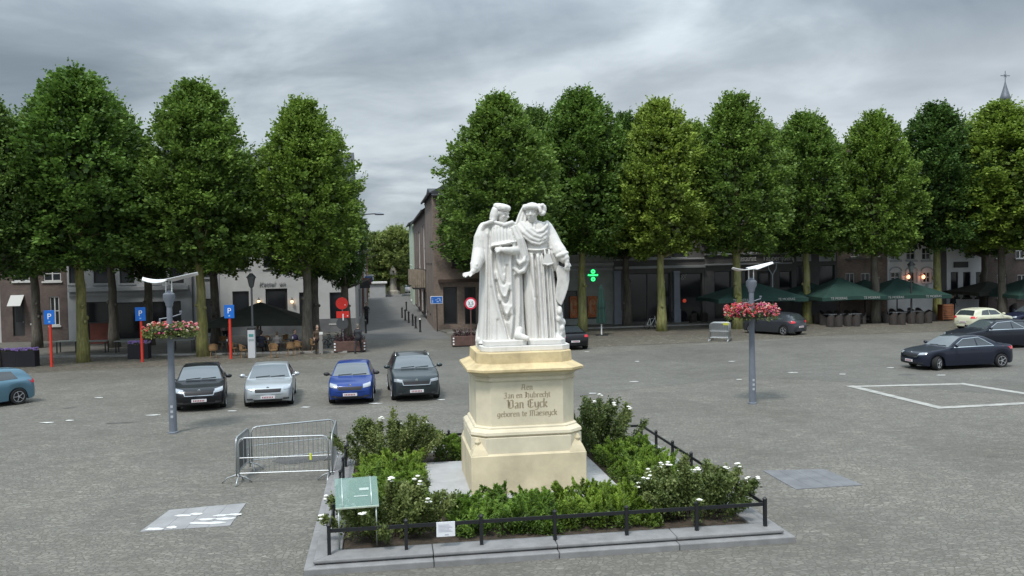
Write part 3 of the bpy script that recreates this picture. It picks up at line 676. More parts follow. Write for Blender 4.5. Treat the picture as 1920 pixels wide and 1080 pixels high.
# fur hat and bobbed hair
h_ = MB(); h_.stack([[tuple(TA @ Vector((r * math.cos(t) * (1 + .05 * math.sin(9 * t + z * 20)), .04 + r * 1.14 * math.sin(t) * (1 + .04 * math.sin(7 * t)), z))) for t in [2 * math.pi * k / 40 for k in range(40)]] for r, z in ((.34, .19), (.40, .215), (.43, .31), (.42, .42), (.36, .49), (.22, .53), (.05, .545))])
h_.v = [(x, y, z) for x, y, z in h_.v]
fuse(h_, 'fur_hat', m_marble, .014, stt, 2)
h_ = MB()
for t_, r_ in ((40, .17), (75, .18), (105, .18), (140, .17), (-195, .15), (15, .14)):
    a_ = R(t_); p_ = [TA @ Vector((math.cos(a_) * .36, .05 + math.sin(a_) * .40, z)) for z in (.16, -.1, -.34)]
    h_.cap(p_, [r_ * .36, r_ * .46, r_ * .42], 10); h_.ell(TA @ Vector((math.cos(a_) * .40, .05 + math.sin(a_) * .44, -.36)), (.062, .062, .05), 10, 6)
fuse(h_, 'hair', m_marble, .014, stt, 2)
# ---------- brother on the right
Bm = MB()
cr = []
for x0, x1, w_, d_ in ((1001, 1006, 2.3, .17), (1012, 1017, 1.6, .07), (1019, 1024, 1.9, .16), (1026, 1030.5, 1.8, .14), (1031.5, 1039, 2.0, .15), (991, 989, 2.2, .06)):
    cr.append(([(x0, 480), ((x0 + x1) / 2 + .6, 550), (x1, 642)], w_, d_))
for x0, x1 in ((996.5, 999), (1006, 1011), (1028.5, 1034), (1015.5, 1020)): cr.append(([(x0, 484), ((x0 + x1) / 2, 550), (x1, 640)], 2.2, -.045))
cr += [([(984, 496), (992, 520), (1000, 560)], 2.5, .05), ([(986, 474), (1008, 476), (1030, 473)], 1.8, .06), ([(986, 470.5), (1008, 472), (1030, 469.5)], 1.8, -.045)]
cr += [([(999 + 7 * k, 421), (1000.5 + 4 * k, 440)], 1.2, .05) for k in (0, 1)]
for y in (448, 454, 460):
    for x in range(990, 1028, 6): cr.append(([(x, y), (x + 3, y + 3)], 1.3, .018))
robe(Bm, [(643, 984, 1058, .44), (634, 985, 1056, .42), (600, 983, 1053, .38), (550, 981, 1044, .34), (500, 983, 1038, .30), (476, 986, 1031, .25), (470, 986, 1030, .24), (455, 984, 1032, .26), (440, 981, 1034, .27), (430, 976, 1036, .25), (424, 978, 1032, .22), (420, 986, 1024, .17), (416, 993, 1011, .12)], cr, pleat=.10, pn=20, seed=1)
Bm.cap([SP(1002, 424, .03), SP(1001, 408, -.0)], [.13, .105], 14)
hB = Vector(SP(999.5, 401.5, -.12)); TB = head(Bm, hB, .465, R(-22), R(4))
# draped cowl across the chest
for pts, r0 in ((((972, 424), (980, 438), (993, 449), (1008, 455), (1022, 448), (1029, 436)), .045), (((979, 420), (988, 434), (1000, 444), (1012, 448), (1023, 440), (1029, 428)), .05), (((990, 420), (996, 432), (1006, 439), (1017, 436), (1025, 427), (1028, 420)), .042), (((972, 430), (982, 447), (996, 458), (1010, 461), (1022, 455), (1030, 441)), .034), (((984, 419), (992, 432), (1003, 441), (1012, 442), (1021, 433), (1029, 423)), .03), (((975, 421), (984, 437), (996, 448), (1009, 452), (1022, 444), (1030, 431)), .03), (((1006, 450), (1014, 456), (1021, 451), (1014, 446), (1004, 449)), .032)):
    nn = len(pts) - 1; ps = [SP(x, y, (-.13 - .15 * math.sin(math.pi * i / nn) ** .5) if nn == 5 else -.225 - .055 * math.sin(math.pi * i / nn)) for i, (x, y) in enumerate(pts)]
    Bm.cap(ps, [r0] * len(ps), 9)
# left arm down to the shield
Bm.cap([SP(1028, 430, 0), SP(1036, 446, -.04), SP(1042, 464, -.12), SP(1049, 477, -.22), SP(1056, 488, -.30)], [.15, .155, .17, .17, .125], 18)
for (x, y, dp_) in ((1038, 455, -.14), (1043, 466, -.22), (1048, 474, -.28), (1052, 481, -.34)):
    Bm.cap([SP(x - 9, y + 3, dp_), SP(x, y, dp_ - .06), SP(x + 9, y - 3, dp_ + .02)], [.05, .058, .045], 8)
Bm.cap([SP(1038, 478, -.15), SP(1040, 495, -.15), SP(1043, 508, -.14)], [.13, .10, .06], 12)
Bm.cap([SP(1057, 488, -.32), SP(1060, 494, -.35)], [.075, .065], 12)
hand(Bm, SP(1060, 498, -.37), (.05, -.15, -1), (.15, -1, .1), 1, .235, .5, .1)
# right arm hidden behind the other brother
Bm.cap([SP(985, 430, .05), SP(980, 452, .1), SP(982, 480, .1)], [.13, .13, .1], 14)
for x in range(1001, 1036, 6): Bm.cap([SP(x, 640, -.40), SP(x + 2, 643, -.44)], [.035, .03], 8)      # fringed hem
Bm.cap([SP(1038, 634, -.28), SP(1046, 640, -.40)], [.10, .07], 10)
figB = fuse(Bm, 'figure', m_marble, VX, stt, 2, .45); tag(figB, 'right robed figure with turban, belt and shield at his side')
# turban roll, side bundle, hanging scarf
h_ = MB(); ring = [TB @ Vector((.36 * math.cos(t), .04 + .42 * math.sin(t), .27 + .03 * math.sin(3 * t))) for t in [2 * math.pi * k / 24 for k in range(24)]]
for i in range(24): h_.cap([ring[i], ring[(i + 1) % 24]], [.062 + .006 * math.sin(i * 2.3), .062], 10)
h_.ell(TB @ Vector((0, .04, .33)), (.15, .17, .075), 18, 8)
cB = TB @ Vector((.52, -.06, .12))
for k in range(26):
    a_ = k * 2.4; h_.ell(cB + Vector((math.sin(a_) * .055, -.02 + math.cos(a_ * 1.3) * .06, math.cos(a_) * .10)), (.042, .05, .045), 9, 6)
h_.ell(cB, (.07, .08, .13), 12, 8)
fuse(h_, 'turban', m_marble, .013, stt, 2)
h_ = MB()
for k, (x0, x1, x2) in enumerate(((984, 974, 968), (984.5, 977, 972), (985, 980, 976), (985.5, 983, 980), (986, 986, 985))):
    h_.cap([SP(x0 + 1, 388, -.08 + .02 * k), SP(x1 + 2, 405, -.10 + .02 * (k % 2)), SP(x2, 424, -.15 + .02 * (k % 2))], [.028, .034, .03], 8)
fuse(h_, 'scarf', m_marble, .013, stt, 2)
h_ = MB(); h_.stack([[tuple(SP(x, y, -.31 - .05 * b)) for x, b in ((1016 - e, 0), (1032 + e, 0), (1032 + e * .8, 1), (1016 - e * .8, 1))] for y, e in ((479, -4), (486, -2), (495, 1.5), (499, 1), (500, -1))])
h_.cap([SP(1015, 497, -.34), SP(1024, 500, -.37), SP(1034, 497, -.34)], [.022] * 3, 8); h_.cap([SP(1020, 472, -.26), SP(1020, 482, -.33)], [.02, .02], 8); h_.cap([SP(1028, 472, -.26), SP(1028, 482, -.33)], [.02, .02], 8)
h_.build('pouch', m_marble, stt, bev=.012)
# leaning shield slab, curved outline
def outl(y): return [SP(x, py, y) for x, py in ((1045, 500), (1052, 504), (1060, 506), (1066, 512), (1066, 530), (1063, 545), (1057, 562), (1050, 577), (1044, 572), (1039, 564), (1040, 545), (1043, 528), (1041, 512))]
o1, o2 = outl(-.26), outl(-.12); h_ = MB(); n = len(o1)
for i in range(n): o2[i] = o2[i] + Vector((.03, 0, 0))
h_.add([tuple(p) for p in o1 + o2], [tuple(range(n)), tuple(range(2 * n - 1, n - 1, -1))] + [(i, n + i, n + (i + 1) % n, (i + 1) % n) for i in range(n)]); h_.build('shield', m_marble, stt, bev=.02)
h_ = MB(); rr = random.Random(2)
for k in range(16): h_.ell(SP(1049 + rr.uniform(-6, 5), 636 - k * 3.4, -.12 + rr.uniform(-.12, .12)), (.10 - .002 * k, .13, .10), 10, 7)
fuse(h_, 'rock_support', m_marble, .02, stt, 1)
# cloak tail reaching down at the far left
h_ = MB(); h_.cap([SP(900, 605, .1), SP(897, 625, .12), SP(894, 640, .05)], [.05, .07, .06], 12); h_.ell(SP(895, 638, -.1), (.06, .10, .09), 12, 8); fuse(h_, 'cloak_tail', m_marble, .02, stt, 2)
# ================================================================ houses
def wallmb(mb, L, z0, z1, ops, depth=.22, y=0.0, T=None):
    """front wall in the x-z plane facing -y with real openings (x0,x1,za,zb) and reveals"""
    xs = sorted({0, L, *[o[0] for o in ops], *[o[1] for o in ops]}); zs = sorted({z0, z1, *[o[2] for o in ops], *[o[3] for o in ops]})
    for xa, xb in zip(xs, xs[1:]):
        for za, zb in zip(zs, zs[1:]):
            cx_, cz = (xa + xb) / 2, (za + zb) / 2
            if any(o[0] < cx_ < o[1] and o[2] < cz < o[3] for o in ops): continue
            mb.add([(xa, y, za), (xb, y, za), (xb, y, zb), (xa, y, zb)], [(0, 1, 2, 3)], T)
    for a, b, c, d in ops:
        mb.add([(a, y, c), (b, y, c), (b, y, d), (a, y, d), (a, y + depth, c), (b, y + depth, c), (b, y + depth, d), (a, y + depth, d)], [(0, 4, 5, 1), (1, 5, 6, 2), (2, 6, 7, 3), (3, 7, 4, 0)], T)
m_pane = mat('window_pane', (.014, .016, .019), .12, ior=1.5)
m_panel = mat('dim_interior', (.012, .010, .010), .6)
m_wf = mat('white_frame', (.65, .65, .63), .5)
m_df = mat('dark_frame', (.035, .035, .036), .5)
m_slate = mat('slate_roof', (.045, .048, .055), .7, noise_s=4, noise_a=.25, bump=.3, bump_s=15)
def brick(name, c, mort=(.16, .15, .14), s=3.2):
    m = bpy.data.materials.new(name); m.use_nodes = True; t = m.node_tree; b = t.nodes['Principled BSDF']
    tc = N(t, 'ShaderNodeTexCoord'); sp = N(t, 'ShaderNodeSeparateXYZ'); t.links.new(tc.outputs['Object'], sp.inputs[0])
    cb = N(t, 'ShaderNodeCombineXYZ'); t.links.new(M(t, 'ADD', sp.outputs[0], sp.outputs[1]), cb.inputs[0]); t.links.new(sp.outputs[2], cb.inputs[1])
    br = N(t, 'ShaderNodeTexBrick', Scale=s); br.inputs['Color1'].default_value = (*c, 1); br.inputs['Color2'].default_value = (c[0] * .6, c[1] * .6, c[2] * .62, 1); br.inputs['Mortar'].default_value = (*mort, 1); br.inputs['Mortar Size'].default_value = .025
    t.links.new(cb.outputs[0], br.inputs['Vector']); nz = noise(t, tc.outputs['Object'], .7, 4)
    mx = N(t, 'ShaderNodeMix', _data_type='RGBA', _blend_type='MULTIPLY'); mx.inputs[0].default_value = 1; t.links.new(br.outputs[0], mx.inputs[6]); t.links.new(ramp(t, nz, [(.3, (.75, .75, .75)), (.7, (1.2, 1.2, 1.2))]), mx.inputs[7])
    t.links.new(mx.outputs[2], b.inputs['Base Color']); b.inputs['Roughness'].default_value = .9; MATS[name] = m; return m
def window(par, x0, x1, z0, z1, fm, y=.12, cols=2, rows=2, sill=True, pane=m_pane, sm=None, fw=.07):
    f = MB(); xs = [lerp(x0, x1, i / cols) for i in range(cols + 1)]; zs = [lerp(z0, z1, i / rows) for i in range(rows + 1)]
    f.bx(x0, x0 + fw, y - .05, y, z0, z1); f.bx(x1 - fw, x1, y - .05, y, z0, z1); f.bx(x0 + fw, x1 - fw, y - .052, y, z0, z0 + fw); f.bx(x0 + fw, x1 - fw, y - .052, y, z1 - fw, z1)
    for x in xs[1:-1]: f.bx(x - fw / 2, x + fw / 2, y - .045, y, z0 + fw, z1 - fw)
    for z in zs[1:-1]: f.bx(x0 + fw, x1 - fw, y - .040, y, z - fw / 2.6, z + fw / 2.6)
    fo = f.build('window', fm, par)
    MB().add([(x0, y, z0), (x1, y, z0), (x1, y, z1), (x0, y, z1)], [(0, 1, 2, 3)]).build('pane', pane, fo)
    if sill: MB().bx(x0 - .1, x1 + .1, -.09, .08, z0 - .12, z0 - .002).build('sill', sm or fm, fo)
    return fo
def house(name, label, o, L, H, wm, ops, fm=None, depth=9, roof='gable', roof_h=3.0, cols=2, rows=2, trims=(), rz=GA, group=None, tm=None, shops=(), doors=(), sill=True, rm=None, ends=True):
    t = thing(name, label, 'building', (o.x, o.y, .0), rz, group)
    allops = list(ops) + list(shops) + list(doors)
    q = MB(); wallmb(q, L, -.1, H, allops)
    q.add([(0, 0, -.1), (0, depth, -.1), (0, depth, H), (0, 0, H)], [(0, 3, 2, 1)]); q.add([(L, 0, -.1), (L, depth, -.1), (L, depth, H), (L, 0, H)], [(0, 1, 2, 3)])
    q.add([(0, depth, -.1), (L, depth, -.1), (L, depth, H), (0, depth, H)], [(0, 3, 2, 1)])
    q.build('wall', wm, t)
    for w_ in ops: window(t, *w_, fm or m_wf, cols=cols, rows=rows, sill=sill, sm=tm)
    for s_ in shops:
        n_ = max(1, int((s_[1] - s_[0]) / 1.6)); window(t, *s_, m_df, y=.18, cols=n_, rows=1, sill=False, fw=.09)
    for d_ in doors:
        dd = MB().bx(d_[0], d_[1], .14, .19, d_[2], d_[3]).build('door', m_df, t, bev=.01)
        MB().bx(d_[0] + .15, d_[1] - .15, .125, .139, d_[2] + 1.0, d_[3] - .2).build('pane', m_pane, dd); MB().lathe([(.03, 0), (.03, .06)], 8, T=Matrix.Translation((d_[1] - .12, .135, d_[2] + 1.0)) @ Matrix.Rotation(R(90), 4, 'X')).build('handle', m_steel, dd)
    for (x0, x1, z0, z1, pr) in trims: MB().bx(x0, x1, -pr, -.002, z0, z1).build('cornice', tm or fm or m_wf, t, bev=.015)
    rm = rm or m_slate; q = MB()
    if roof == 'gable':
        q.add([(-.05, -.35, H), (L + .05, -.35, H), (L + .05, depth + .35, H), (-.05, depth + .35, H), (-.05, depth / 2, H + roof_h), (L + .05, depth / 2, H + roof_h)], [(0, 1, 5, 4), (2, 3, 4, 5), (0, 4, 3), (1, 2, 5), (0, 3, 2, 1)])
    else:
        q.bx(-.06, L + .06, -.25, depth + .2, H, H + .3)
    ro = q.build('roof', rm, t)
    MB().bx(-.02, L + .02, -.42, -.28, H - .12, H + .02).build('gutter', m_df, ro)
    if roof == 'gable': MB().bx(L * .7, L * .7 + .7, depth / 2 - .4, depth / 2 + .4, H + roof_h - .6, H + roof_h + .9).build('chimney', brick('chimney_brick', (.12, .06, .045)) if 'chimney_brick' not in MATS else MATS['chimney_brick'], ro)
    return t
NL = U.cross(Vector((0, 0, 1)))      # normal of the front line
def SL(px): h = plane_hit(px, 600, CL, V); return (h - CL).dot(U)
def SR(px): h = plane_hit(px, 600, CR, V); return (h - CR).dot(U)
def ZL(px, py, o=CL): return plane_hit(px, py, o, V).z
m_plw = mat('white_plaster', (.50, .50, .49), .85, noise_s=.6, noise_a=.12)
m_plg = mat('grey_plaster', (.36, .365, .37), .85, noise_s=.7, noise_a=.15)
m_pld = mat('dark_plaster', (.12, .117, .115), .85, noise_s=.9, noise_a=.2)
m_brd = brick('dark_brick', (.13, .085, .07), (.16, .15, .14)); m_brr = brick('red_brick', (.24, .075, .045)); m_brb = brick('brown_brick', (.24, .165, .125), (.27, .255, .23))
def opsL(lst, s0, sgn=SL, o=CL):
    return [(sgn(a) - s0, sgn(b) - s0, ZL((a + b) / 2, d, o), ZL((a + b) / 2, c, o)) for a, b, c, d in lst]
# -- left row
s0 = SL(414); hw = house('cafe_house', 'white plastered corner cafe with dark windows behind the black parasol', CL + U * s0, -s0, 11.2, m_plw,
    opsL([(437, 468, 546, 604), (619, 650, 548, 606), (437, 470, 448, 502), (497, 536, 448, 502), (560, 594, 448, 502), (618, 648, 448, 502), (440, 468, 360, 412), (500, 530, 360, 412), (560, 590, 360, 412), (615, 645, 360, 412)], s0), fm=m_df, tm=m_plw, cols=1, rows=1,
    doors=opsL([(499, 540, 541, 636), (562, 590, 548, 640)], s0), trims=[(0, -s0, 10.9, 11.15, .2)])
MB().bx(0, -s0, -.06, -.002, .0, 1.15).build('plinth_band', mat('grey_plinth', (.16, .165, .17), .8, noise_s=1), hw)
text_mesh('Kettel  on', .42, 'lettering', mat('sign_grey', (.27, .27, .27), .6), hw, (SL(512) - s0, -.06, ZL(512, 535)), (R(90), 0, 0), .02, shear=.35, sp=1.1)
for x in (487, 549):
    q = MB(); c = Vector((SL(x) - s0, -.22, ZL(x, 562))); q.tube([c + Vector((0, .2, .1)), c + Vector((0, 0, .18)), c], .02, 6); lo_ = q.build('lamp_arm', m_black, hw, True)
    q = MB(); q.ell(c + Vector((0, 0, -.12)), (.09, .09, .12), 10, 6); q.build('lamp_glass', mat('warm_lamp', (.9, .6, .3), .5, emis=(1, .62, .28), es=4), lo_, True)
    q = MB(); q.lathe([(.13, -.03), (.05, .06)], 10, c); q.build('lamp_hood', m_black, lo_)
s1 = SL(128); wd = SL(414) - s1 - .02
hb = house('storefront_house', 'grey rendered house with tall upper windows and a wide dark cafe front', CL + U * s1, wd, 11.6, m_plg,
    opsL([(132, 160, 455, 531), (178, 206, 455, 531), (227, 254, 455, 531), (275, 302, 455, 531), (320, 347, 455, 531)] + [(132, 160, 370, 425), (178, 206, 370, 425), (227, 254, 370, 425), (275, 302, 370, 425), (320, 347, 370, 425), (378, 404, 455, 520), (378, 404, 370, 425)], s1), fm=m_df, tm=m_plg, cols=1, rows=2,
    shops=opsL([(150, 205, 566, 640), (212, 340, 566, 640), (376, 402, 560, 625)], s1), trims=[(.1, SL(356) - s1, ZL(240, 545), ZL(240, 537), .28), (.1, SL(356) - s1, ZL(240, 553), ZL(240, 548), .12), (0, wd, 11.3, 11.55, .22)])
MB().tube([(SL(363) - s1, -.08, .2), (SL(363) - s1, -.08, 11.2)], .06, 8).build('downpipe', mat('zinc', (.22, .23, .24), .5, .4), hb, True)
s2 = SL(2); wd = s1 - s2 - .02
hc = house('brick_house', 'dark brick house with white framed windows and a raised white blind at far left', CL + U * s2, wd, 10.8, m_brd,
    opsL([(28, 58, 499, 527), (84, 117, 499, 527), (28, 58, 420, 460), (84, 117, 420, 460), (60, 72, 556, 606), (94, 112, 556, 610)], s2), tm=m_wf, cols=2, rows=2, doors=opsL([(24, 46, 556, 630)], s2))
q = MB(); a = SL(22) - s2; b = SL(47) - s2; z = ZL(35, 554); q.add([(a, -.02, z), (b, -.02, z), (b, -.75, z - .75), (a, -.75, z - .75), (a, -.02, z + .03), (b, -.02, z + .03), (b, -.78, z - .72), (a, -.78, z - .72)], [(3, 2, 1, 0), (4, 5, 6, 7), (0, 1, 5, 4), (1, 2, 6, 5), (2, 3, 7, 6), (3, 0, 4, 7)]); q.build('blind', mat('white_cloth', (.5, .5, .48), .8), hc)
s3 = SL(-190); house('plaster_house', 'pale plastered house at the very left edge of the photo', CL + U * s3, s2 - s3 - .02, 11, m_plw, opsL([(-40, -15, 499, 540), (-90, -65, 499, 540), (-40, -15, 570, 630)], s3), tm=m_plw)
house('brick_house', 'brick house beyond the left edge of the photo', CL + U * (s3 - 16), 15.98, 10.4, m_brd, [(1.5, 2.7, 5.2, 7.2), (5, 6.2, 5.2, 7.2), (9, 10.2, 5.2, 7.2), (12.5, 13.7, 5.2, 7.2), (1.5, 2.7, 1, 3), (9, 12, .6, 3)], tm=m_wf)
# -- right row
def rh(name, label, a, b, H, wm, ops=(), shops=(), doors=(), trims=(), **k):
    s = SR(a); return s, house(name, label, CR + U * s, SR(b) - s - .02, H, wm, opsL(ops, s, SR, CR), shops=opsL(shops, s, SR, CR), doors=opsL(doors, s, SR, CR), trims=[(SR(t[0]) - s, SR(t[1]) - s - .03, ZL(t[0], t[3], CR), ZL(t[0], t[2], CR), t[4]) for t in trims], **k)
sx_, cb_ = rh('brick_corner_house', 'dark brown brick corner building at the mouth of the side street', 815.5, 1046, 10.4, m_brb, [(850, 872, 455, 500), (905, 930, 455, 500), (960, 985, 455, 500), (1012, 1035, 455, 500), (850, 872, 390, 430), (905, 930, 390, 430)],
    [(832, 858, 538, 608), (872, 893, 538, 608), (905, 1035, 538, 610)], trims=[(823, 1046, 524, 530, .3)], fm=m_df, tm=mat('brown_timber', (.06, .04, .03), .8), depth=11.8, roof_h=1.0)
sp_, ph = rh('pharmacy_house', 'grey green shop front of the pharmacy with orange decorated window', 1046, 1152, 11.5, mat('green_plaster', (.27, .29, .265), .85, noise_s=1), [(1065, 1085, 430, 478), (1110, 1130, 430, 478)], doors=[(1101, 1122, 555, 598)], shops=[(1058, 1084, 545, 598)], trims=[(1046, 1152, 494, 499, .25), (1046, 1152, 504, 508, .12)], fm=m_df, tm=m_plg)
m_or = mat('orange_print', (.45, .14, .05), .7, noise_s=3, noise_a=.5); z0_, z1_ = ZL(1070, 596, CR), ZL(1070, 556, CR)
for a, b in ((1069, 1083), (1102.5, 1120.5)):
    po = MB().bx(SR(a) - sp_, SR(b) - sp_, .02, .05, z0_, z1_).build('window_poster', m_or, ph)
    q = MB(); ca = (SR(a) + SR(b)) / 2 - sp_; zz = (z0_ + z1_) / 2
    for i in range(4): q.tube([(ca + math.cos(t) * (.25 - .04 * i), .012 - i * .001, zz + math.sin(t) * .62 * (1 - .2 * i)) for t in [R(20 + 36 * k) for k in range(9)]], .025, 5)
    q.build('ornament', mat('cream_ink', (.5, .33, .2), .7), po)
se_, eb = rh('arcade_house', 'dark shop house with blue grey columns and tree shaded windows', 1152, 1322, 12, m_pld, [(1175, 1200, 440, 482), (1215, 1240, 440, 482), (1262, 1287, 440, 482), (1240, 1310, 370, 420)], shops=[(1172, 1258, 512, 604), (1276, 1318, 512, 604)], trims=[(1152, 1322, 500, 505, .35), (1152, 1322, 486, 489, .12)], fm=m_df, tm=m_plg)
m_colm = mat('blue_grey_paint', (.25, .27, .32), .6, noise_s=2, noise_a=.1)
for a, b in ((1150.5, 1163), (1262, 1273)):
    q = MB(); xa, xb = SR(a) - se_, SR(b) - se_; zt = ZL(a, 508, CR); cx_ = (xa + xb) / 2; hw_ = (xb - xa) / 2
    q.bx(cx_ - hw_ * 1.15, cx_ + hw_ * 1.15, -.42, -.06, .0, 1.15); q.bx(cx_ - hw_, cx_ + hw_, -.36, -.1, 1.15, zt - .2); q.bx(cx_ - hw_ * 1.1, cx_ + hw_ * 1.1, -.40, -.08, zt - .2, zt - .002); q.build('column', m_colm, eb, bev=.02)
text_mesh('gr', .62, 'lettering', mat('sign_white', (.30, .30, .30), .6), eb, (SR(1283) - se_, -.03, ZL(1283, 521, CR)), (R(90), 0, 0), .02)
q = MB(); q.ell((SR(1284) - se_, .02, ZL(1284, 564, CR)), (.16, .04, .15), 14, 8); q.build('window_sign', mat('dim_red_light', (.5, .05, .03), .5, emis=(.9, .12, .06), es=.2), eb)
sr_, rb = rh('restaurant_house', 'dark restaurant front with white letters on its fascia board', 1322, 1485, 11.6, m_pld, [(1335, 1360, 430, 472), (1395, 1420, 430, 472), (1448, 1472, 430, 472)], shops=[(1340, 1372, 508, 598), (1382, 1402, 508, 598), (1462, 1486, 508, 540)], doors=[(1420, 1445, 508, 598)], trims=[(1322, 1485, 495, 498, .2), (1322, 1485, 476, 479, .15)], fm=m_df, tm=m_plg)
m_sw = mat('sign_letter', (.62, .62, .60), .6)
rt_ = text_mesh('Restaurant', .66, 'lettering', m_sw, rb, (SR(1402) - sr_, -.05, ZL(1402, 489.5, CR)), (R(90), 0, 0), .02); rt_.scale.x = (SR(1419) - SR(1386)) / rt_.dimensions.x
rt_ = text_mesh('Tapperijderij', .66, 'lettering', m_sw, rb, (SR(1460) - sr_, -.05, ZL(1461, 488.5, CR)), (R(90), 0, 0), .02); rt_.scale.x = (SR(1490) - SR(1431)) / rt_.dimensions.x
rh('panelled_house', 'narrow house with pale grey panels above dark shop windows', 1485, 1570, 11.2, m_pld, [(1502, 1530, 430, 462), (1545, 1562, 430, 462)], shops=[(1494, 1520, 497, 560), (1536, 1566, 497, 560)], trims=[(1494, 1522, 474, 490, .06), (1536, 1568, 474, 490, .06), (1485, 1569, 470, 472, .2)], fm=m_wf, tm=mat('pale_panel', (.40, .41, .41), .8, noise_s=1.5))
rh('brown_brick_house', 'brown brick house with white window frames behind the terrace parasols', 1570, 1664, 10.5, m_brb, [(1596, 1612, 459, 482), (1636, 1652, 459, 482), (1586, 1603, 512, 552), (1615, 1632, 512, 550)], trims=[(1585, 1640, 485, 487, .1)], tm=m_pld, cols=2, rows=2)
sw_, wh = rh('white_ornate_house', 'white stucco house with arched window hoods and two red lit wall lamps', 1664.5, 1752, 11.4, mat('white_stucco', (.80, .80, .80), .8, noise_s=1, noise_a=.08), [(1671, 1688, 464, 487), (1700, 1717, 464, 487), (1729, 1746, 464, 487), (1671, 1688, 510, 530), (1702, 1716, 510, 545), (1731, 1745, 510, 530), (1735, 1741, 530.5, 548)], cols=2, rows=2, tm=mat('stucco_grey', (.48, .49, .52), .8))
for c in (1679.5, 1709, 1738):
    xc = SR(c) - sw_; zt = ZL(c, 509.5, CR); pts = [(xc + .52 * math.cos(t), zt + .05 + .34 * math.sin(t)) for t in [math.pi * k / 10 for k in range(11)]]
    q = MB().tube([(x, -.06, z) for x, z in pts], .06, 6); q.bx(xc - .55, xc - .42, -.06, -.002, zt - .9, zt); q.bx(xc + .42, xc + .55, -.06, -.002, zt - .9, zt); q.build('window_hood', MATS['stucco_grey'], wh)
    z2 = ZL(c, 491, CR); MB().bx(xc - .5, xc + .5, -.16, -.002, z2, z2 + .12).build('bracket_sill', MATS['stucco_grey'], wh)
for x in (1700.5, 1728.5):
    c = Vector((SR(x) - sw_, -.25, ZL(x, 519, CR))); q = MB(); q.tube([c + Vector((-.25, .24, .12)), c + Vector((-.12, 0, .2)), c + Vector((-.05, 0, -.12))], .03, 6); lo_ = q.build('lamp_arm', m_black, wh, True)
    MB().ell(c, (.13, .13, .17), 10, 8).build('lamp_glass', mat('red_lamp', (.9, .4, .25), .5, emis=(1, .38, .2), es=3), lo_, True)
rh('dark_gap_house', 'dark narrow house front between the two white houses', 1752, 1775, 10.4, m_pld, [(1756, 1766, 520, 560)], fm=m_df, tm=m_pld)
rh('white_house', 'plain white house with a dark sign board and three tall dark windows', 1775.5, 1850, 11, mat('white_paint_wall', (.76, .77, .79), .85, noise_s=1, noise_a=.08), [(1783, 1797, 510, 558), (1806, 1820, 510, 558), (1830, 1844, 510, 558)], trims=[(1788, 1815, 491, 502, .12)], fm=m_df, tm=m_df, cols=1, rows=1)
rh('dark_brick_end_house', 'dark brick house at the right edge of the photo', 1850.5, 1990, 11.8, m_brd, [(1868, 1885, 455, 485), (1905, 1922, 455, 485), (1870, 1888, 515, 560), (1908, 1926, 515, 560)], tm=m_pld)
rh('brick_house', 'plain brick house beyond the right edge', 1990.5, 2200, 11, m_brb, [(2010, 2030, 455, 485)], tm=m_pld)
# tall slate roof seen just above the tree tops
q = thing('big_roof_building', 'dark slate roof showing just above the trees on the right', 'building', P(1478, 300, 96).xy.to_3d(), GA)
MB().bx(-7, 7, 0, 10, 0, 17).build('wall', m_brb, q); zt = P(1478, 229, 96).z
MB().add([(-7.2, -.4, 17), (7.2, -.4, 17), (7.2, 10.4, 17), (-7.2, 10.4, 17), (-1.0, 5, zt), (1.6, 5, zt)], [(0, 1, 5, 4), (1, 2, 5), (2, 3, 4, 5), (3, 0, 4), (0, 3, 2, 1)]).build('roof', m_slate, q)
# church with onion finial
cp_ = P(1885, 300, 120); ch = thing('church', 'slate onion shaped spire with a metal cross rising above the trees', 'church', (cp_.x, cp_.y, 0), GA)
zz = lambda y: P(1885, y, 120).z
MB().bx(-3, 3, -3, 3, 0, zz(270)).build('tower', m_brb, ch)
MB().stack([[(-3.3, -3.3, zz(270)), (3.3, -3.3, zz(270)), (3.3, 3.3, zz(270)), (-3.3, 3.3, zz(270))], [(-.4, -.4, zz(203)), (.4, -.4, zz(203)), (.4, .4, zz(203)), (-.4, .4, zz(203))]]).build('roof', m_slate, ch)
m_lead = mat('lead_grey', (.13, .145, .17), .5, .2, noise_s=1)
MB().lathe([(.10, zz(203)), (.14, zz(198)), (.42, zz(192)), (.66, zz(187)), (.70, zz(184)), (.6, zz(180)), (.42, zz(172)), (.25, zz(164)), (.12, zz(157)), (.05, zz(152))], 12, (0, 0, 0)).build('spire', m_lead, ch, angle=40)
q = MB(); q.tube([(0, 0, zz(153)), (0, 0, zz(133))], .05, 6); q.bar((-.68, 0, zz(142)), (.68, 0, zz(142)), .09); 
for a in range(4): q.tube([(.32 * math.cos(R(90 * a + 45)), 0, zz(142) + .32 * math.sin(R(90 * a + 45))), (0, 0, zz(142))], .03, 5)
q.build('cross', m_lead, ch)
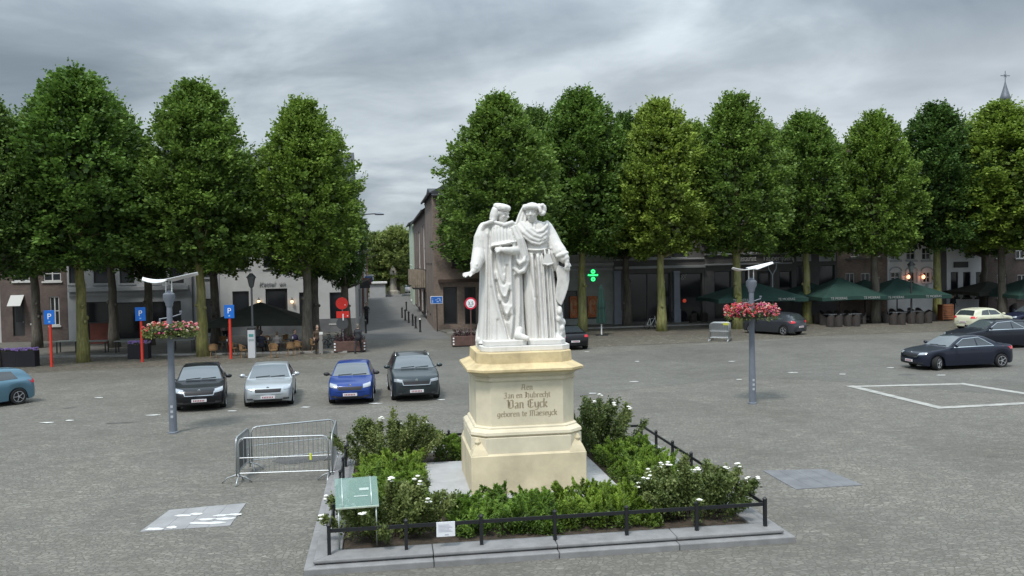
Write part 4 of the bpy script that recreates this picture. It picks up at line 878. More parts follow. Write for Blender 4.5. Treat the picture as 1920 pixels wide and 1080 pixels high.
# -- side street houses (right side, faces look along -U)
def side(name, label, o, t0, t1, H, wm, ops, rz, flip=False, **k):
    base = o + V * (t1 if not flip else t0); return house(name, label, base, t1 - t0 - .02, H, wm, ops, rz=rz, **k)
RZR = GA - R(90); RZL = GA + R(90)
side('street_face_wing', 'brown brick street wing of the corner building with dark timber strips', CR - U * .02, 0.6, 11.9, 10.6, m_brb, [(1.2, 2.2, 5.2, 9.2), (4.5, 5.5, 5.2, 9.2), (8, 9, 5.2, 9.4), (1.2, 2.2, 1, 3), (5, 6, 1, 3)], RZR, fm=m_wf, tm=m_df, depth=4, roof_h=1.2)
h2 = side('balcony_house', 'brown house with two timber balconies hanging over the side street', CR, 12, 42, 10.0, mat('brown_plaster', (.17, .13, .11), .85, noise_s=.8), [(2, 3.3, 4.6, 7), (8, 9.3, 4.6, 8.6), (13, 16.5, 4.6, 8.6), (20, 21.3, 4.6, 7), (23.5, 26.5, 4.6, 8.8), (28, 29, 4.6, 8.8), (2, 4, .3, 2.5), (9, 12, .3, 2.5), (18, 21, .3, 2.5), (24, 28, .3, 2.5)], RZR, fm=m_wf, tm=m_df, depth=7, roof_h=2.5)
for x in (15, 24.8):
    bq = MB(); bq.bx(x - 2.1, x + 2.1, -1.15, -.01, 2.75, 2.9); bq = bq.build('balcony', m_df, h2)
    q = MB()
    for k in range(22): q.bx(x - 2.1 + k * .195, x - 2.1 + k * .195 + .15, -1.18, -1.14, 2.9, 4.55)
    for k in range(6):
        for s_ in (-1, 1): q.bx(x + s_ * 2.1 - .02, x + s_ * 2.1 + .02, -1.12 + k * .19, -.98 + k * .19, 2.9, 4.55)
    q.build('balcony_boards', mat('weathered_board', (.30, .25, .19), .85, noise_s=3), bq)
side('pale_green_house', 'tall pale green house beyond the balconies in the side street', CR - U * .2, 42.2, 54, 10.2, mat('pale_green_wall', (.42, .50, .40), .85), [(2, 3.2, 5, 7.2), (7, 8.2, 5, 7.2), (3, 6, .3, 3)], RZR, depth=7, roof_h=2.4, fm=m_df, tm=m_wf)
side('low_brick_house', 'small brick house at the far end of the side street', CR + U * 1.0, 54.3, 68, 7, m_brr, [(2, 3.2, 4, 6), (7, 8.2, 4, 6)], RZR, depth=7, roof_h=2)
for i, (t0, t1, H, wm_, lb) in enumerate(((9.3, 22, 8.6, m_plg, 'grey plastered shop on the left of the side street'), (22, 34, 8.2, m_brr, 'red brick gabled shop house on the left of the side street'), (34, 48, 7.0, m_plw, 'pale shop house further along the left of the side street'), (48, 62, 6.4, m_brr, 'red brick house at the far left end of the side street'))):
    hs = house('street_house', lb, CL + V * t0, t1 - t0 - .02, H, wm_, [(1.5, 2.7, 4.4, 6.2), (5, 6.2, 4.4, 6.2), (8.5, 9.7, 4.4, 6.2)], shops=[(1, 5, .4, 3), (6.5, 10, .4, 3)], rz=RZL, depth=7, roof_h=2.2, fm=m_wf, tm=m_wf)
    MB().box((3.2, -.5, 3.4), (.08, .9, .7)).build('hanging_sign', [m_df, m_brr, mat('blue_sign', (.03, .12, .35), .5), m_wf][i], hs, bev=.02)
# ================================================================ trees
def bark(name, c, c2):
    m = bpy.data.materials.new(name); m.use_nodes = True; t = m.node_tree; b = t.nodes['Principled BSDF']
    tc = N(t, 'ShaderNodeTexCoord'); f = noise(t, tc.outputs['Object'], 1.2, 6, .65, .4, scl=(1, 1, .5)); g = noise(t, tc.outputs['Object'], 9, 5, .6, scl=(1, 1, .2))
    cc = ramp(t, f, [(.35, c), (.65, c2)]); mx = N(t, 'ShaderNodeMix', _data_type='RGBA', _blend_type='MULTIPLY'); mx.inputs[0].default_value = 1
    t.links.new(cc, mx.inputs[6]); t.links.new(ramp(t, g, [(.35, (.65, .65, .65)), (.65, (1.25, 1.25, 1.25))]), mx.inputs[7]); t.links.new(mx.outputs[2], b.inputs['Base Color'])
    b.inputs['Roughness'].default_value = .9; bn = N(t, 'ShaderNodeBump', Strength=.6, Distance=.03); t.links.new(g, bn.inputs['Height']); t.links.new(bn.outputs[0], b.inputs['Normal']); MATS[name] = m; return m
m_bk_g = bark('mossy_bark', (.16, .155, .045), (.24, .22, .09)); m_bk_d = bark('grey_bark', (.085, .075, .06), (.14, .125, .10)); m_bk_y = bark('lichen_bark', (.20, .20, .05), (.27, .26, .13))
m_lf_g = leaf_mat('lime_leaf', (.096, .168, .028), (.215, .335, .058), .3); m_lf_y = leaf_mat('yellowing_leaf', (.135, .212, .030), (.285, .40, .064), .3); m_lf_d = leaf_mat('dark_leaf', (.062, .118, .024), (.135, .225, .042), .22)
CROWN = [(0, .34), (.04, .66), (.12, .88), (.25, .99), (.40, 1.0), (.54, .91), (.68, .74), (.80, .55), (.90, .36), (.96, .20), (1, .06)]
def crown_mesh(seed, n=27000, R0=3.5, z0=5.45, z1=16.5, prof=CROWN, lsz=.215, ncl=520):
    rd = random.Random(seed); L = Leaves(); H = z1 - z0
    ph = [rd.uniform(0, 6.28) for _ in range(6)]
    def rad(t, a): return R0 * interp(prof, t) * (1 + .10 * math.sin(3 * a + ph[0] + 5 * t) + .07 * math.sin(5 * a + ph[1] - 9 * t) + .07 * math.sin(14 * t + 2 * a + ph[2]))
    cl = []
    for k in range(ncl):
        t = rd.random() ** .85; a = rd.uniform(0, 6.283)
        f = 1 - abs(rd.gauss(0, .16)); f = max(.25, f)
        r = rad(t, a) * f; cl.append((Vector((r * math.cos(a), r * math.sin(a), z0 + H * t)), a, t, rd.random(), f))
    per = n // ncl
    for c, a, t, rn, f in cl:
        out = Vector((math.cos(a), math.sin(a), rd.uniform(-.05, .35) + t * .9)).normalized()
        sd = out.cross(Vector((0, 0, 1))).normalized(); ln = rd.uniform(.7, 1.25); wdh = rd.uniform(.45, .8)
        tone = .08 + rn * .50 + t * .16  # clump tone, lighter towards the top
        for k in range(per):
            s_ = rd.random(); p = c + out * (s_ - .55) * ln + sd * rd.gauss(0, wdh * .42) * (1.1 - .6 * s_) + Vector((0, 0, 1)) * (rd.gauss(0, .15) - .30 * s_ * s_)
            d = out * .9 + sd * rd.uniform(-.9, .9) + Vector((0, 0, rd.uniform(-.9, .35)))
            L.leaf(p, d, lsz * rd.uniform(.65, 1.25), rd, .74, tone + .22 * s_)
    # projecting twigs for the ragged outline
    for k in range(260):
        t = rd.uniform(.25, 1); a = rd.uniform(0, 6.283); r = rad(t, a) * .96; b = Vector((r * math.cos(a), r * math.sin(a), z0 + H * t)); d = Vector((math.cos(a) * .8, math.sin(a) * .8, .35 + t)).normalized(); ln = rd.uniform(.35, .9)
        for j in range(9): L.leaf(b + d * ln * j / 9 + rv(rd) * .06, d + rv(rd) * .8, lsz * .8 * rd.uniform(.6, 1.1), rd, .7, .45 + .3 * t)
    # inner leaves that close the crown, set to a darker tone
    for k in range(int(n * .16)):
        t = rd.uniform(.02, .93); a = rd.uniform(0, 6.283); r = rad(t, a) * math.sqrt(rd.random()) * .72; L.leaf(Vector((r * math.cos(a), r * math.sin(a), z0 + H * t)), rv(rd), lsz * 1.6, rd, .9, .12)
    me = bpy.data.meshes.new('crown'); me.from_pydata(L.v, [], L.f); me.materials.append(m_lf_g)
    me.attributes.new('leaf_tone', 'FLOAT', 'FACE').data.foreach_set('value', L.r); return me
def trunk_mesh(seed, r=.33, z1=15, z0=5.4):
    rd = random.Random(seed); q = MB(); pts = []; rr = []
    for i in range(14):
        z = -.1 + (z1 - 1.5) * i / 13; pts.append((rd.uniform(-.05, .05), rd.uniform(-.05, .05), z)); rr.append(r * (1.3 if i == 0 else 1.06 if i == 1 else 1 - .055 * i) * rd.uniform(.94, 1.06))
    q.tube(pts, rr, 10)
    for k in range(26):
        z = rd.uniform(z0 - .2, z1 - 2.5); a = rd.uniform(0, 6.283); ln = rd.uniform(1.4, 2.7) * (1 - .5 * (z - z0) / (z1 - z0)); b = Vector((0, 0, z)); e = Vector((math.cos(a) * ln, math.sin(a) * ln, z + ln * .55)); mm = b.lerp(e, .5) + Vector((0, 0, -.1))
        q.tube([b, mm, e], [.11, .06, .02], 5)
    for k in range(3):
        z = rd.uniform(1.5, 4); a = rd.uniform(0, 6.28); q.ell((math.cos(a) * r * .8, math.sin(a) * r * .8, z), (.12, .12, .14), 8, 6)
    me = bpy.data.meshes.new('trunk'); me.from_pydata(q.v, [], q.f); me.polygons.foreach_set('use_smooth', [True] * len(me.polygons)); me.materials.append(m_bk_d); return me
crowns = [crown_mesh(40 + i) for i in range(4)]; trunks = [trunk_mesh(50 + i) for i in range(3)]
def tree(base, top_px, wpx, lab, cm, bm, i, grp, back=False, shift=0):
    """base: ground point; top_px: image row of the top; wpx: crown width in photo pixels"""
    ppm = FPX / base.y; h = P(960, top_px + (base.x / base.y) * FPX * .0192, base.y).z
    t = thing('linden_tree', lab, 'tree', (base.x, base.y, 0), random.Random(i * 7).uniform(0, 6.28), grp)
    sz = h / 16.5; sx = wpx * 1.14 / ppm / 7.3
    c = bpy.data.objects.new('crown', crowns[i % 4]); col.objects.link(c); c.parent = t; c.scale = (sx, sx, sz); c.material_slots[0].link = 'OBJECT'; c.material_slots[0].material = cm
    k = bpy.data.objects.new('trunk', trunks[i % 3]); col.objects.link(k); k.parent = t; k.scale = (1, 1, sz); k.material_slots[0].link = 'OBJECT'; k.material_slots[0].material = bm
    return t
GF = 'clipped lime trees in rows round the square'
TF = [  # base x, base y, top y, width px, crown mat, bark mat, label
 (-12, 690, 178, 190, m_lf_d, m_bk_d, 'dark lime tree cut off by the left edge of the photo'),
 (156, 679, 134, 256, m_lf_g, m_bk_g, 'tallest lime tree on the left, standing between the first two red parking posts'),
 (380, 668, 158, 222, m_lf_g, m_bk_g, 'lime tree with mossy trunk behind the black hatchback'),
 (578, 659, 190, 195, m_lf_y, m_bk_d, 'yellow green lime tree at the left corner of the side street'),
 (944, 640, 180, 200, m_lf_g, m_bk_g, 'lime tree directly behind the statue at the street corner'),
 (1093, 622, 170, 190, m_lf_g, m_bk_y, 'lime tree with yellow lichen trunk beside the green pharmacy cross'),
 (1241, 621, 190, 176, m_lf_y, m_bk_y, 'yellowish lime tree with a knobbly trunk by the parked bicycle'),
 (1383, 617, 180, 186, m_lf_g, m_bk_y, 'lime tree behind the right flower basket lamp post'),
 (1513, 607, 214, 168, m_lf_g, m_bk_y, 'lime tree next to the dark grey hatchback'),
 (1641, 606, 212, 150, m_lf_y, m_bk_d, 'slim yellow brown lime tree with grey trunk in the middle of the parasol terrace'),
 (1757, 599, 198, 168, m_lf_d, m_bk_y, 'dark green lime tree with a bright mossy trunk beside the orange crate'),
 (1879, 598, 194, 212, m_lf_y, m_bk_d, 'lime tree with olive leaves in front of the spire at the right edge')]
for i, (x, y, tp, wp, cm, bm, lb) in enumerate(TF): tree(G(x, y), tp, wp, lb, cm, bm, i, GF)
TB_ = [(70, 655, 215, 150, 'second row lime tree between the two leftmost front trees'), (214, 654, 190, 180, 'second row lime tree behind the tallest left tree'), (280, 650, 260, 110, 'second row lime tree left of the mossy trunk'),
 (405, 650, 235, 150, 'second row lime tree with a dark trunk near the rattan chairs'), (592, 646, 262, 160, 'second row lime tree with dark trunk behind the yellow green corner tree'), (650, 640, 330, 70, 'small lime tree at the cafe corner'),
 (915, 622, 262, 165, 'second row lime tree in front of the brick corner house, trunk hidden by the statue'), (1010, 615, 205, 130, 'second row lime tree behind the taller statue figure'), (1176, 612, 215, 130, 'second row lime tree right of the closed green parasol'), (1304, 600, 232, 130, 'second row lime tree with slanting trunk by the barrier stack'),
 (1450, 596, 245, 120, 'second row lime tree behind the forked street lamp'), (1545, 590, 250, 120, 'second row lime tree in the brown house terrace'), (1640, 588, 255, 110, 'second row lime tree hidden behind the slim grey trunk'), (1772, 586, 240, 110, 'second row lime tree before the dark house gap'), (1845, 590, 250, 100, 'second row lime tree left of the spire'), (1975, 600, 215, 170, 'lime tree cut off by the right edge of the photo')]
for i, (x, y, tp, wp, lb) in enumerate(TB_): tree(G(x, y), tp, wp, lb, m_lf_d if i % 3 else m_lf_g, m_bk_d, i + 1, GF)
# far trees closing the street
FAR = [(0, .45), (.15, .8), (.4, 1), (.65, .9), (.85, .6), (1, .15)]
m_far = leaf_mat('far_leaf', (.15, .21, .055), (.34, .40, .13), .3); fc = crown_mesh(77, 16000, 4.2, 2.2, 13, FAR, .30, 300); ft = trunk_mesh(78, .4, 11, 2.5)
for i, (x, tp, yd, sx) in enumerate(((700, 436, 140, .9), (722, 436, 152, 1.0), (745, 424, 140, 1.0), (765, 432, 160, 1.1), (684, 445, 165, 1.1))):
    b = P(x, 500, yd); t = thing('street_end_tree', ['round tree left of the street end behind the red brick house', 'middle distance tree at the end of the street', 'tallest pale green tree at the end of the street', 'tree beside the pale green house at the street end', 'leftmost far tree behind the street shops'][i], 'tree', (b.x, b.y, 0), i * 1.3, 'trees closing the end of the side street')
    h = P(x, tp, yd).z / 13
    c = bpy.data.objects.new('crown', fc); col.objects.link(c); c.parent = t; c.scale = (sx, sx, h); c.material_slots[0].link = 'OBJECT'; c.material_slots[0].material = m_far
    k = bpy.data.objects.new('trunk', ft); col.objects.link(k); k.parent = t; k.scale = (1, 1, h); k.material_slots[0].link = 'OBJECT'; k.material_slots[0].material = m_bk_d
# ================================================================ cars
def paint(name, c, rough=.38, metal=.15): return mat(name, c, rough, metal, coat=.45, spec=.3)
m_glass = mat('car_glass', (.035, .042, .048), .06, ior=1.65, spec=.9)
m_glass_l = mat('windscreen_glass', (.070, .085, .095), .07, ior=1.7, spec=.9)
m_tyre = mat('tyre_rubber', (.015, .015, .016), .85); m_rim = mat('alloy_rim', (.45, .46, .48), .35, .6); m_lamp = mat('headlamp', (.34, .37, .40), .12, .2, coat=1, ior=1.7)
m_red = mat('tail_lamp', (.42, .02, .03), .25, coat=.6, emis=(.6, .02, .03), es=.35); m_plate = mat('licence_plate', (.62, .62, .64), .5); m_chrome = mat('chrome', (.62, .64, .66), .18, 1.0); m_ptxt = mat('plate_red', (.3, .04, .05), .6)
m_trim = mat('black_trim', (.02, .02, .022), .55)
PROF = {
 'hatch': [(0, .36), (.012, .47), (.05, .545), (.14, .60), (.25, .65), (.285, .672), (.36, .83), (.42, .945), (.50, .99), (.62, 1.0), (.78, .97), (.87, .925), (.93, .76), (.965, .655), (.985, .60), (1, .42)],
 'sedan': [(0, .36), (.012, .47), (.05, .54), (.14, .60), (.25, .645), (.285, .665), (.37, .84), (.43, .945), (.50, .99), (.60, .995), (.68, .965), (.76, .85), (.83, .735), (.86, .72), (.95, .70), (.98, .66), (.992, .58), (1, .42)],
 'suv': [(0, .38), (.012, .50), (.05, .585), (.14, .635), (.24, .675), (.275, .69), (.34, .84), (.40, .95), (.48, .99), (.62, 1.0), (.80, .975), (.88, .935), (.935, .78), (.965, .69), (.985, .62), (1, .42)],
 'coupe': [(0, .36), (.012, .47), (.05, .54), (.14, .60), (.27, .645), (.31, .665), (.40, .85), (.46, .95), (.53, .99), (.61, .98), (.70, .92), (.80, .80), (.88, .72), (.95, .70), (.98, .66), (.992, .58), (1, .42)]}
def car(label, kind, pm, pos, yaw, L=4.2, W=1.75, H=1.45, steer=0, group=None, plate=True, lamp=m_lamp, grille=1, name='parked_car', rail=False, glassf=None, lampw=.42, lamph=.13, lampz=.62, trim=None, chrome_band=False):
    t = thing(name, label, 'car', (pos.x, pos.y, 0), yaw, group)
    pr = PROF[kind]; hw = W / 2; rw = .315 if kind != 'suv' else .34; xf, xr = L / 2 - .82, -L / 2 + .78
    NX = 84; rings = []; belt = .655 if kind != 'suv' else .675
    for i in range(NX + 1):
        f = i / NX; f = .5 - .5 * math.cos(math.pi * f) if 0 else f
        f = (f + .0) ; x = L / 2 - L * f
        zt = sinterp(pr, f) * H; e = min(f, 1 - f)
        rear = f > .5
        wq = hw * (1 - .16 * math.exp(-(e / .035)) - .05 * math.exp(-(e / .12)))
        xx = x
        zb = .19 + .10 * math.exp(-(e / .03)); sill = zb
        for wx in (xf, xr):
            dx = abs(x - wx); ra = rw + .065
            if dx < ra: sill = max(sill, rw + math.sqrt(ra * ra - dx * dx) - .02)
        bz = min(belt * H + .01 * math.sin(f * 3), zt - .02); bz = max(bz, sill + .03)
        g = max(0, (zt - bz) / (H - belt * H))      # greenhouse factor
        wt = wq * lerp(.90, .70, min(1, g))
        half = [(0, zb), (wq * .80, zb), (wq * .80, sill), (wq * .955, sill), (wq * .985, lerp(sill, bz, .25)), (wq, lerp(sill, bz, .55)), (wq * .99, lerp(sill, bz, .8)), (wq * .955, bz - .005), (wq * .93, bz + .012),
                (lerp(wq * .93, wt, .5), lerp(bz, zt, .45)), (wt + .015, lerp(bz, zt, .86)), (wt - .05, lerp(bz, zt, .965)), (wt * .62, zt - .004), (wt * .3, zt + .008 * g), (0, zt + .012 * g)]
        ring = [(x, -y, z) for y, z in half] + [(x, y, z) for y, z in half[-2:0:-1]]
        # nose and tail plan curvature
        k = .16 if not rear else -.12
        ring = [(px - k * (abs(py) / hw) ** 2.4 * math.exp(-e / .05), py, pz) for px, py, pz in ring]
        rings.append(ring)
    q = MB(); q.stack(rings); body = q.build('body', pm, t, angle=50)
    bm_v = [Vector(v) for v in q.v]; bvh = BVHTree.FromPolygons(bm_v, q.f)
    def proj(quad, d, n=6, m=4, off=.006, name='panel', mt=m_glass, par=None, th=0):
        """bilinear patch cast along d onto the body"""
        d = Vector(d).normalized(); vs = []
        for j in range(m + 1):
            for i in range(n + 1):
                a = Vector(quad[0]).lerp(Vector(quad[1]), i / n); b = Vector(quad[3]).lerp(Vector(quad[2]), i / n); p = a.lerp(b, j / m) - d * 3
                h, nr, ix, ds = bvh.ray_cast(p, d, 8)
                if h is None: h = a.lerp(b, j / m); nr = -d
                if nr.dot(d) > 0: nr = -nr
                vs.append(h + nr * off * .5 - d * off * .7)
        fs = [(j * (n + 1) + i, j * (n + 1) + i + 1, (j + 1) * (n + 1) + i + 1, (j + 1) * (n + 1) + i) for j in range(m) for i in range(n)]
        q = MB(); q.add(vs, fs); return q.build(name, mt, par or t, True)
    zH = lambda f: sinterp(pr, f) * H
    X = lambda f: L / 2 - L * f
    gf = glassf or m_glass_l
    c0, c1 = (.29, .445) if kind in ('hatch', 'sedan') else (.28, .415) if kind == 'suv' else (.315, .475)
    # windscreen
    wb, wt_ = hw * .84, hw * .66
    proj([(X(c0), -wb, 2.5), (X(c0), wb, 2.5), (X(c1), wt_, 2.5), (X(c1), -wt_, 2.5)], (0, 0, -1), 10, 8, .008, 'windscreen', gf)
    wp = MB(); p0 = Vector((X(c0) - .01, -.55, zH(c0) + .03)); 
    for y in (-.5, .05): wp.bar((X(c0 + .006), y, zH(c0 + .006) + .02), (X(c0 + .012), y + .52, zH(c0 + .012) + .03), .02)
    wp.build('wiper', m_trim, t)
    # rear window
    r0, r1 = {'hatch': (.880, .952), 'suv': (.885, .955), 'sedan': (.69, .825), 'coupe': (.66, .86)}[kind]
    proj([(X(r1), -hw * .76, 2.5), (X(r1), hw * .76, 2.5), (X(r0), hw * .62, 2.5), (X(r0), -hw * .62, 2.5)], (0, 0, -1), 8, 6, .008, 'rear_window', m_glass)
    # side windows
    zb_ = belt * H + .05
    ends = {'hatch': [(.345, .435, .60), (.615, .605, .80), ], 'sedan': [(.35, .44, .575), (.59, .58, .735)], 'suv': [(.335, .415, .585), (.60, .59, .80)], 'coupe': [(.38, .475, .62), (.635, .63, .74)]}[kind]
    for s_ in (-1, 1):
        for k, (a0, a1, b0) in enumerate(ends):
            b1 = b0 if k == 0 else b0 - .055
            zt0 = lambda f: zH(f) - .115
            proj([(X(a0), s_ * 3, zb_), (X(b0), s_ * 3, zb_ + (.02 if k else 0)), (X(b1), s_ * 3, zt0(b1)), (X(a1), s_ * 3, zt0(a1))], (0, -s_, 0), 7, 4, .006, 'side_window', m_glass)
        if chrome_band:
            for (fa, za, fb, zb2) in ((.33, zb_ - .03, .76, zb_ - .01), (.335, zb_, .45, zH(.45) - .09), (.45, zH(.45) - .09, .62, zH(.62) - .08), (.62, zH(.62) - .08, .75, zb_ + .02)):
                proj([(X(fa), s_ * 3, za - .016), (X(fb), s_ * 3, zb2 - .016), (X(fb), s_ * 3, zb2 + .016), (X(fa), s_ * 3, za + .016)], (0, -s_, 0), 10, 1, .011, 'window_trim', m_chrome)
        # door seams and handle
        for fa in (.36, .60):
            proj([(X(fa) - .006, s_ * 3, .30), (X(fa) + .006, s_ * 3, .30), (X(fa) + .006, s_ * 3, zb_ - .05), (X(fa) - .006, s_ * 3, zb_ - .05)], (0, -s_, 0), 1, 8, .004, 'door_seam', m_trim)
        proj([(X(.56), s_ * 3, zb_ - .16), (X(.515), s_ * 3, zb_ - .16), (X(.515), s_ * 3, zb_ - .13), (X(.56), s_ * 3, zb_ - .13)], (0, -s_, 0), 3, 1, .02, 'door_handle', pm)
        # mirrors
        mx_, mz = X(.335), zb_ + .06
        mb_ = MB(); mb_.ell((mx_, s_ * (hw + .11), mz), (.075, .12, .075), 12, 8); mb_.cap([(mx_, s_ * (hw - .06), mz - .05), (mx_, s_ * (hw + .06), mz - .02)], [.025, .025], 6); mb_.build('mirror', trim or pm, t, True)
        # lamps
        zl = lampz * H * .78
        ya, yb = hw * (1 - lampw) * .98, hw * .90
        proj([(4, s_ * ya, zl - lamph * .35), (4, s_ * yb, zl - lamph * .05), (4, s_ * yb * .99, zl + lamph * .75), (4, s_ * ya, zl + lamph * .40)], (-1, 0, 0), 6, 4, .012, 'headlight', lamp)
        proj([(4, s_ * hw * .60, .30), (4, s_ * hw * .84, .31), (4, s_ * hw * .84, .37), (4, s_ * hw * .60, .37)], (-1, 0, 0), 3, 2, .008, 'fog_lamp', m_trim)
        zr = .60 * H
        proj([(-4, s_ * hw * .60, zr - .06), (-4, s_ * hw * .93, zr - .07), (-4, s_ * hw * .93, zr + .09), (-4, s_ * hw * .62, zr + .06)], (1, 0, 0), 5, 4, .012, 'tail_light', m_red)
    # front: grille, intake, plate; rear plate
    if grille:
        gw = hw * .50; zg = .545 * H * .80 + .02
        proj([(4, -gw, zg - .075), (4, gw, zg - .075), (4, gw * 1.08, zg + .05), (4, -gw * 1.08, zg + .05)], (-1, 0, 0), 8, 3, .010, 'grille', m_trim)
        if grille > 1:
            for za in (zg - .085,): proj([(4, -gw * 1.05, za - .012), (4, gw * 1.05, za - .012), (4, gw * 1.05, za + .012), (4, -gw * 1.05, za + .012)], (-1, 0, 0), 8, 1, .016, 'grille_trim', m_chrome)
            for s_ in (-1, 1): proj([(4, s_ * gw * 1.02, zg - .09), (4, s_ * gw * 1.10, zg - .09), (4, s_ * gw * 1.20, zg + .055), (4, s_ * gw * 1.12, zg + .055)], (-1, 0, 0), 1, 4, .016, 'grille_trim', m_chrome)
        em = MB(); zz_ = zg + .085; h, *_ = bvh.ray_cast(Vector((4, 0, zz_)), Vector((-1, 0, 0)), 8)
        if h: em.lathe([(.055, 0), (.05, .012)], 14, T=Matrix.Translation(h + Vector((-.006, 0, 0))) @ Matrix.Rotation(R(90), 4, 'Y')); em.build('badge', m_chrome, t)
    proj([(4, -hw * .55, .25), (4, hw * .55, .25), (4, hw * .60, .335), (4, -hw * .60, .335)], (-1, 0, 0), 8, 2, .008, 'air_intake', m_trim)
    for sx in (1, -1):
        if not plate: break
        z = .41 if sx > 0 else .52 if kind != 'hatch' else .56
        h, *_ = bvh.ray_cast(Vector((4 * sx, 0, z)), Vector((-sx, 0, 0)), 8)
        if h:
            pl_ = MB().bx(h.x + sx * .012 - .01, h.x + sx * .012 + .01, -.26, .26, z - .055, z + .055).build('licence_plate', m_plate, t, bev=.004)
            q = MB()
            for k in range(7): q.bx(h.x + sx * .024 - .002, h.x + sx * .024 + .002, -.20 + k * .058, -.168 + k * .058, z - .03, z + .03)
            q.build('plate_text', m_ptxt, pl_)
    if rail:
        for s_ in (-1, 1): MB().tube([(X(.45), s_ * hw * .70, H * .965), (X(.50), s_ * hw * .70, H + .02), (X(.74), s_ * hw * .68, H + .015), (X(.80), s_ * hw * .68, H * .95)], .018, 6).build('roof_rail', m_chrome, t, True)
    ub = MB().bx(-L / 2 + .25, L / 2 - .25, -hw * .78, hw * .78, .22, .45).build('underbody', m_trim, t)
    for wx in (xf, xr):
        for s_ in (-1, 1):
            a_ = Matrix.Translation((wx, s_ * (hw - .115), rw)) @ Matrix.Rotation(steer if wx > 0 else 0, 4, 'Z') @ Matrix.Rotation(R(90) * (-s_), 4, 'X')
            ty = MB(); ty.lathe([(rw * .62, -.11), (rw * .93, -.115), (rw, -.08), (rw, .08), (rw * .93, .112), (rw * .66, .105), (rw * .64, .085)], 26, T=a_); ty = ty.build('tyre', m_tyre, t, angle=40)
            rm = MB(); rm.lathe([(rw * .65, .06), (rw * .68, .108), (rw * .62, .109), (rw * .60, .075), (.05, .07)], 26, T=a_)
            for k in range(5):
                th = k * 1.2566; rm.bar(a_ @ Vector((.03 * math.cos(th), .03 * math.sin(th), .09)), a_ @ Vector((rw * .62 * math.cos(th), rw * .62 * math.sin(th), .098)), .055, .02)
            rm.lathe([(.05, .07), (.05, .105), (.02, .11)], 10, T=a_); rm.build('rim', m_rim, ty, angle=40)
            dk = MB(); dk.lathe([(rw * .6, .070), (rw * .6, .078)], 20, T=a_); dk.build('rim_shadow_disc' if 0 else 'spoke_shade_disc', mat('spoke_shade_dark', (.04, .04, .042), .6), ty)  # shade behind the spokes put in as a dark disc
    return t
def parked(px, py, heading_deg, L, **k):      # px,py: ground under the middle of the front bumper
    g = G(px, py); a = R(heading_deg); f = Vector((math.cos(a), math.sin(a), 0)); return g - f * (L / 2 - .05), a
PK = 'cars parked nose out in a row on the square'
p_, a_ = parked(374, 772, 270 + 17, 4.3); car('black hatchback parked beside the left flower basket lamp post', 'hatch', paint('black_paint', (.008, .009, .012)), p_, a_, 4.3, 1.84, 1.50, group=PK, grille=2, lamph=.17, lampw=.40)
p_, a_ = parked(503, 765, 270 + 12, 4.3); car('silver saloon parked second from left in the row', 'sedan', paint('silver_paint', (.42, .45, .47), .3, .5), p_, a_, 4.35, 1.80, 1.46, group=PK, lamph=.16, lampw=.36)
p_, a_ = parked(657, 760, 270 + 7, 3.8); car('small bright blue hatchback with white headlights', 'hatch', paint('blue_paint', (.012, .042, .21)), p_, a_, 3.8, 1.68, 1.44, group=PK, lamph=.17, lampw=.42, trim=m_trim)
p_, a_ = parked(782, 753, 270 + 11, 4.4); car('dark grey sport utility car parked nearest the pedestal', 'suv', paint('slate_paint', (.035, .045, .05), .3, .4), p_, a_, 4.4, 1.86, 1.62, group=PK, grille=2, rail=True, lamph=.13)
# light blue hatchback cut by the left edge: place by its rear wheel
def by_wheel(px, py, deg, L, W, rear=True, side=1, fr=.82, rr_=.78):
    """near-side wheel touches the ground at px,py; side=+1: left wheels are the near ones"""
    a = R(deg); f = Vector((math.cos(a), math.sin(a), 0)); l = Vector((-f.y, f.x, 0)); lx = (-L / 2 + rr_) if rear else (L / 2 - fr)
    return G(px, py) - f * lx - l * side * (W / 2 - .05), a
p_, a_ = by_wheel(45, 757, 236, 3.8, 1.7, True, 1, rr_=.58); car('light blue hatchback cut off by the left edge of the photo', 'hatch', paint('light_blue_paint', (.10, .195, .26), .3, .35), p_, a_, 3.8, 1.7, 1.46)
p_, a_ = by_wheel(1757, 695, 191, 5.0, 1.95, False, 1); car('dark navy saloon with silver window trim turning across the square', 'sedan', paint('navy_paint', (.010, .014, .028)), p_, a_, 4.85, 1.90, 1.50, steer=R(28), name='moving_car', chrome_band=True, lamph=.12, grille=2)
p_, a_ = by_wheel(1467, 629, 128, 4.0, 1.75, True, 1); car('dark grey hatchback with lit tail lamp parked by the terrace', 'hatch', paint('graphite_paint', (.05, .055, .065), .3, .4), p_, a_, 4.2, 1.8, 1.48)
g_ = G(1079, 657); a_ = R(103); p_ = g_ + Vector((math.cos(a_), math.sin(a_), 0)) * 2.1; car('black coupe seen from behind at the right of the statue', 'coupe', paint('jet_paint', (.007, .007, .009)), p_, a_, 4.3, 1.86, 1.36)
g_ = G(1806, 619); a_ = R(24); p_ = g_ + Vector((math.cos(a_), math.sin(a_), 0)) * 2.0; car('cream hatchback with a red tail lamp behind the dark cars', 'hatch', paint('cream_paint', (.62, .62, .47), .35, .1), p_, a_, 4.1, 1.76, 1.46, glassf=m_glass)
p_ = G(1868, 654) + Vector((.3, .9, 0)); car('long black estate car behind the navy saloon at the right', 'hatch', paint('deep_blue_paint', (.008, .010, .018)), p_, R(186), 5.1, 1.95, 1.55, chrome_band=True)
p_ = G(1938, 612); car('dark blue car half hidden beyond the cream hatchback at the right edge', 'hatch', paint('dark_blue_paint', (.010, .014, .04)), p_, R(188), 4.4, 1.8, 1.48)
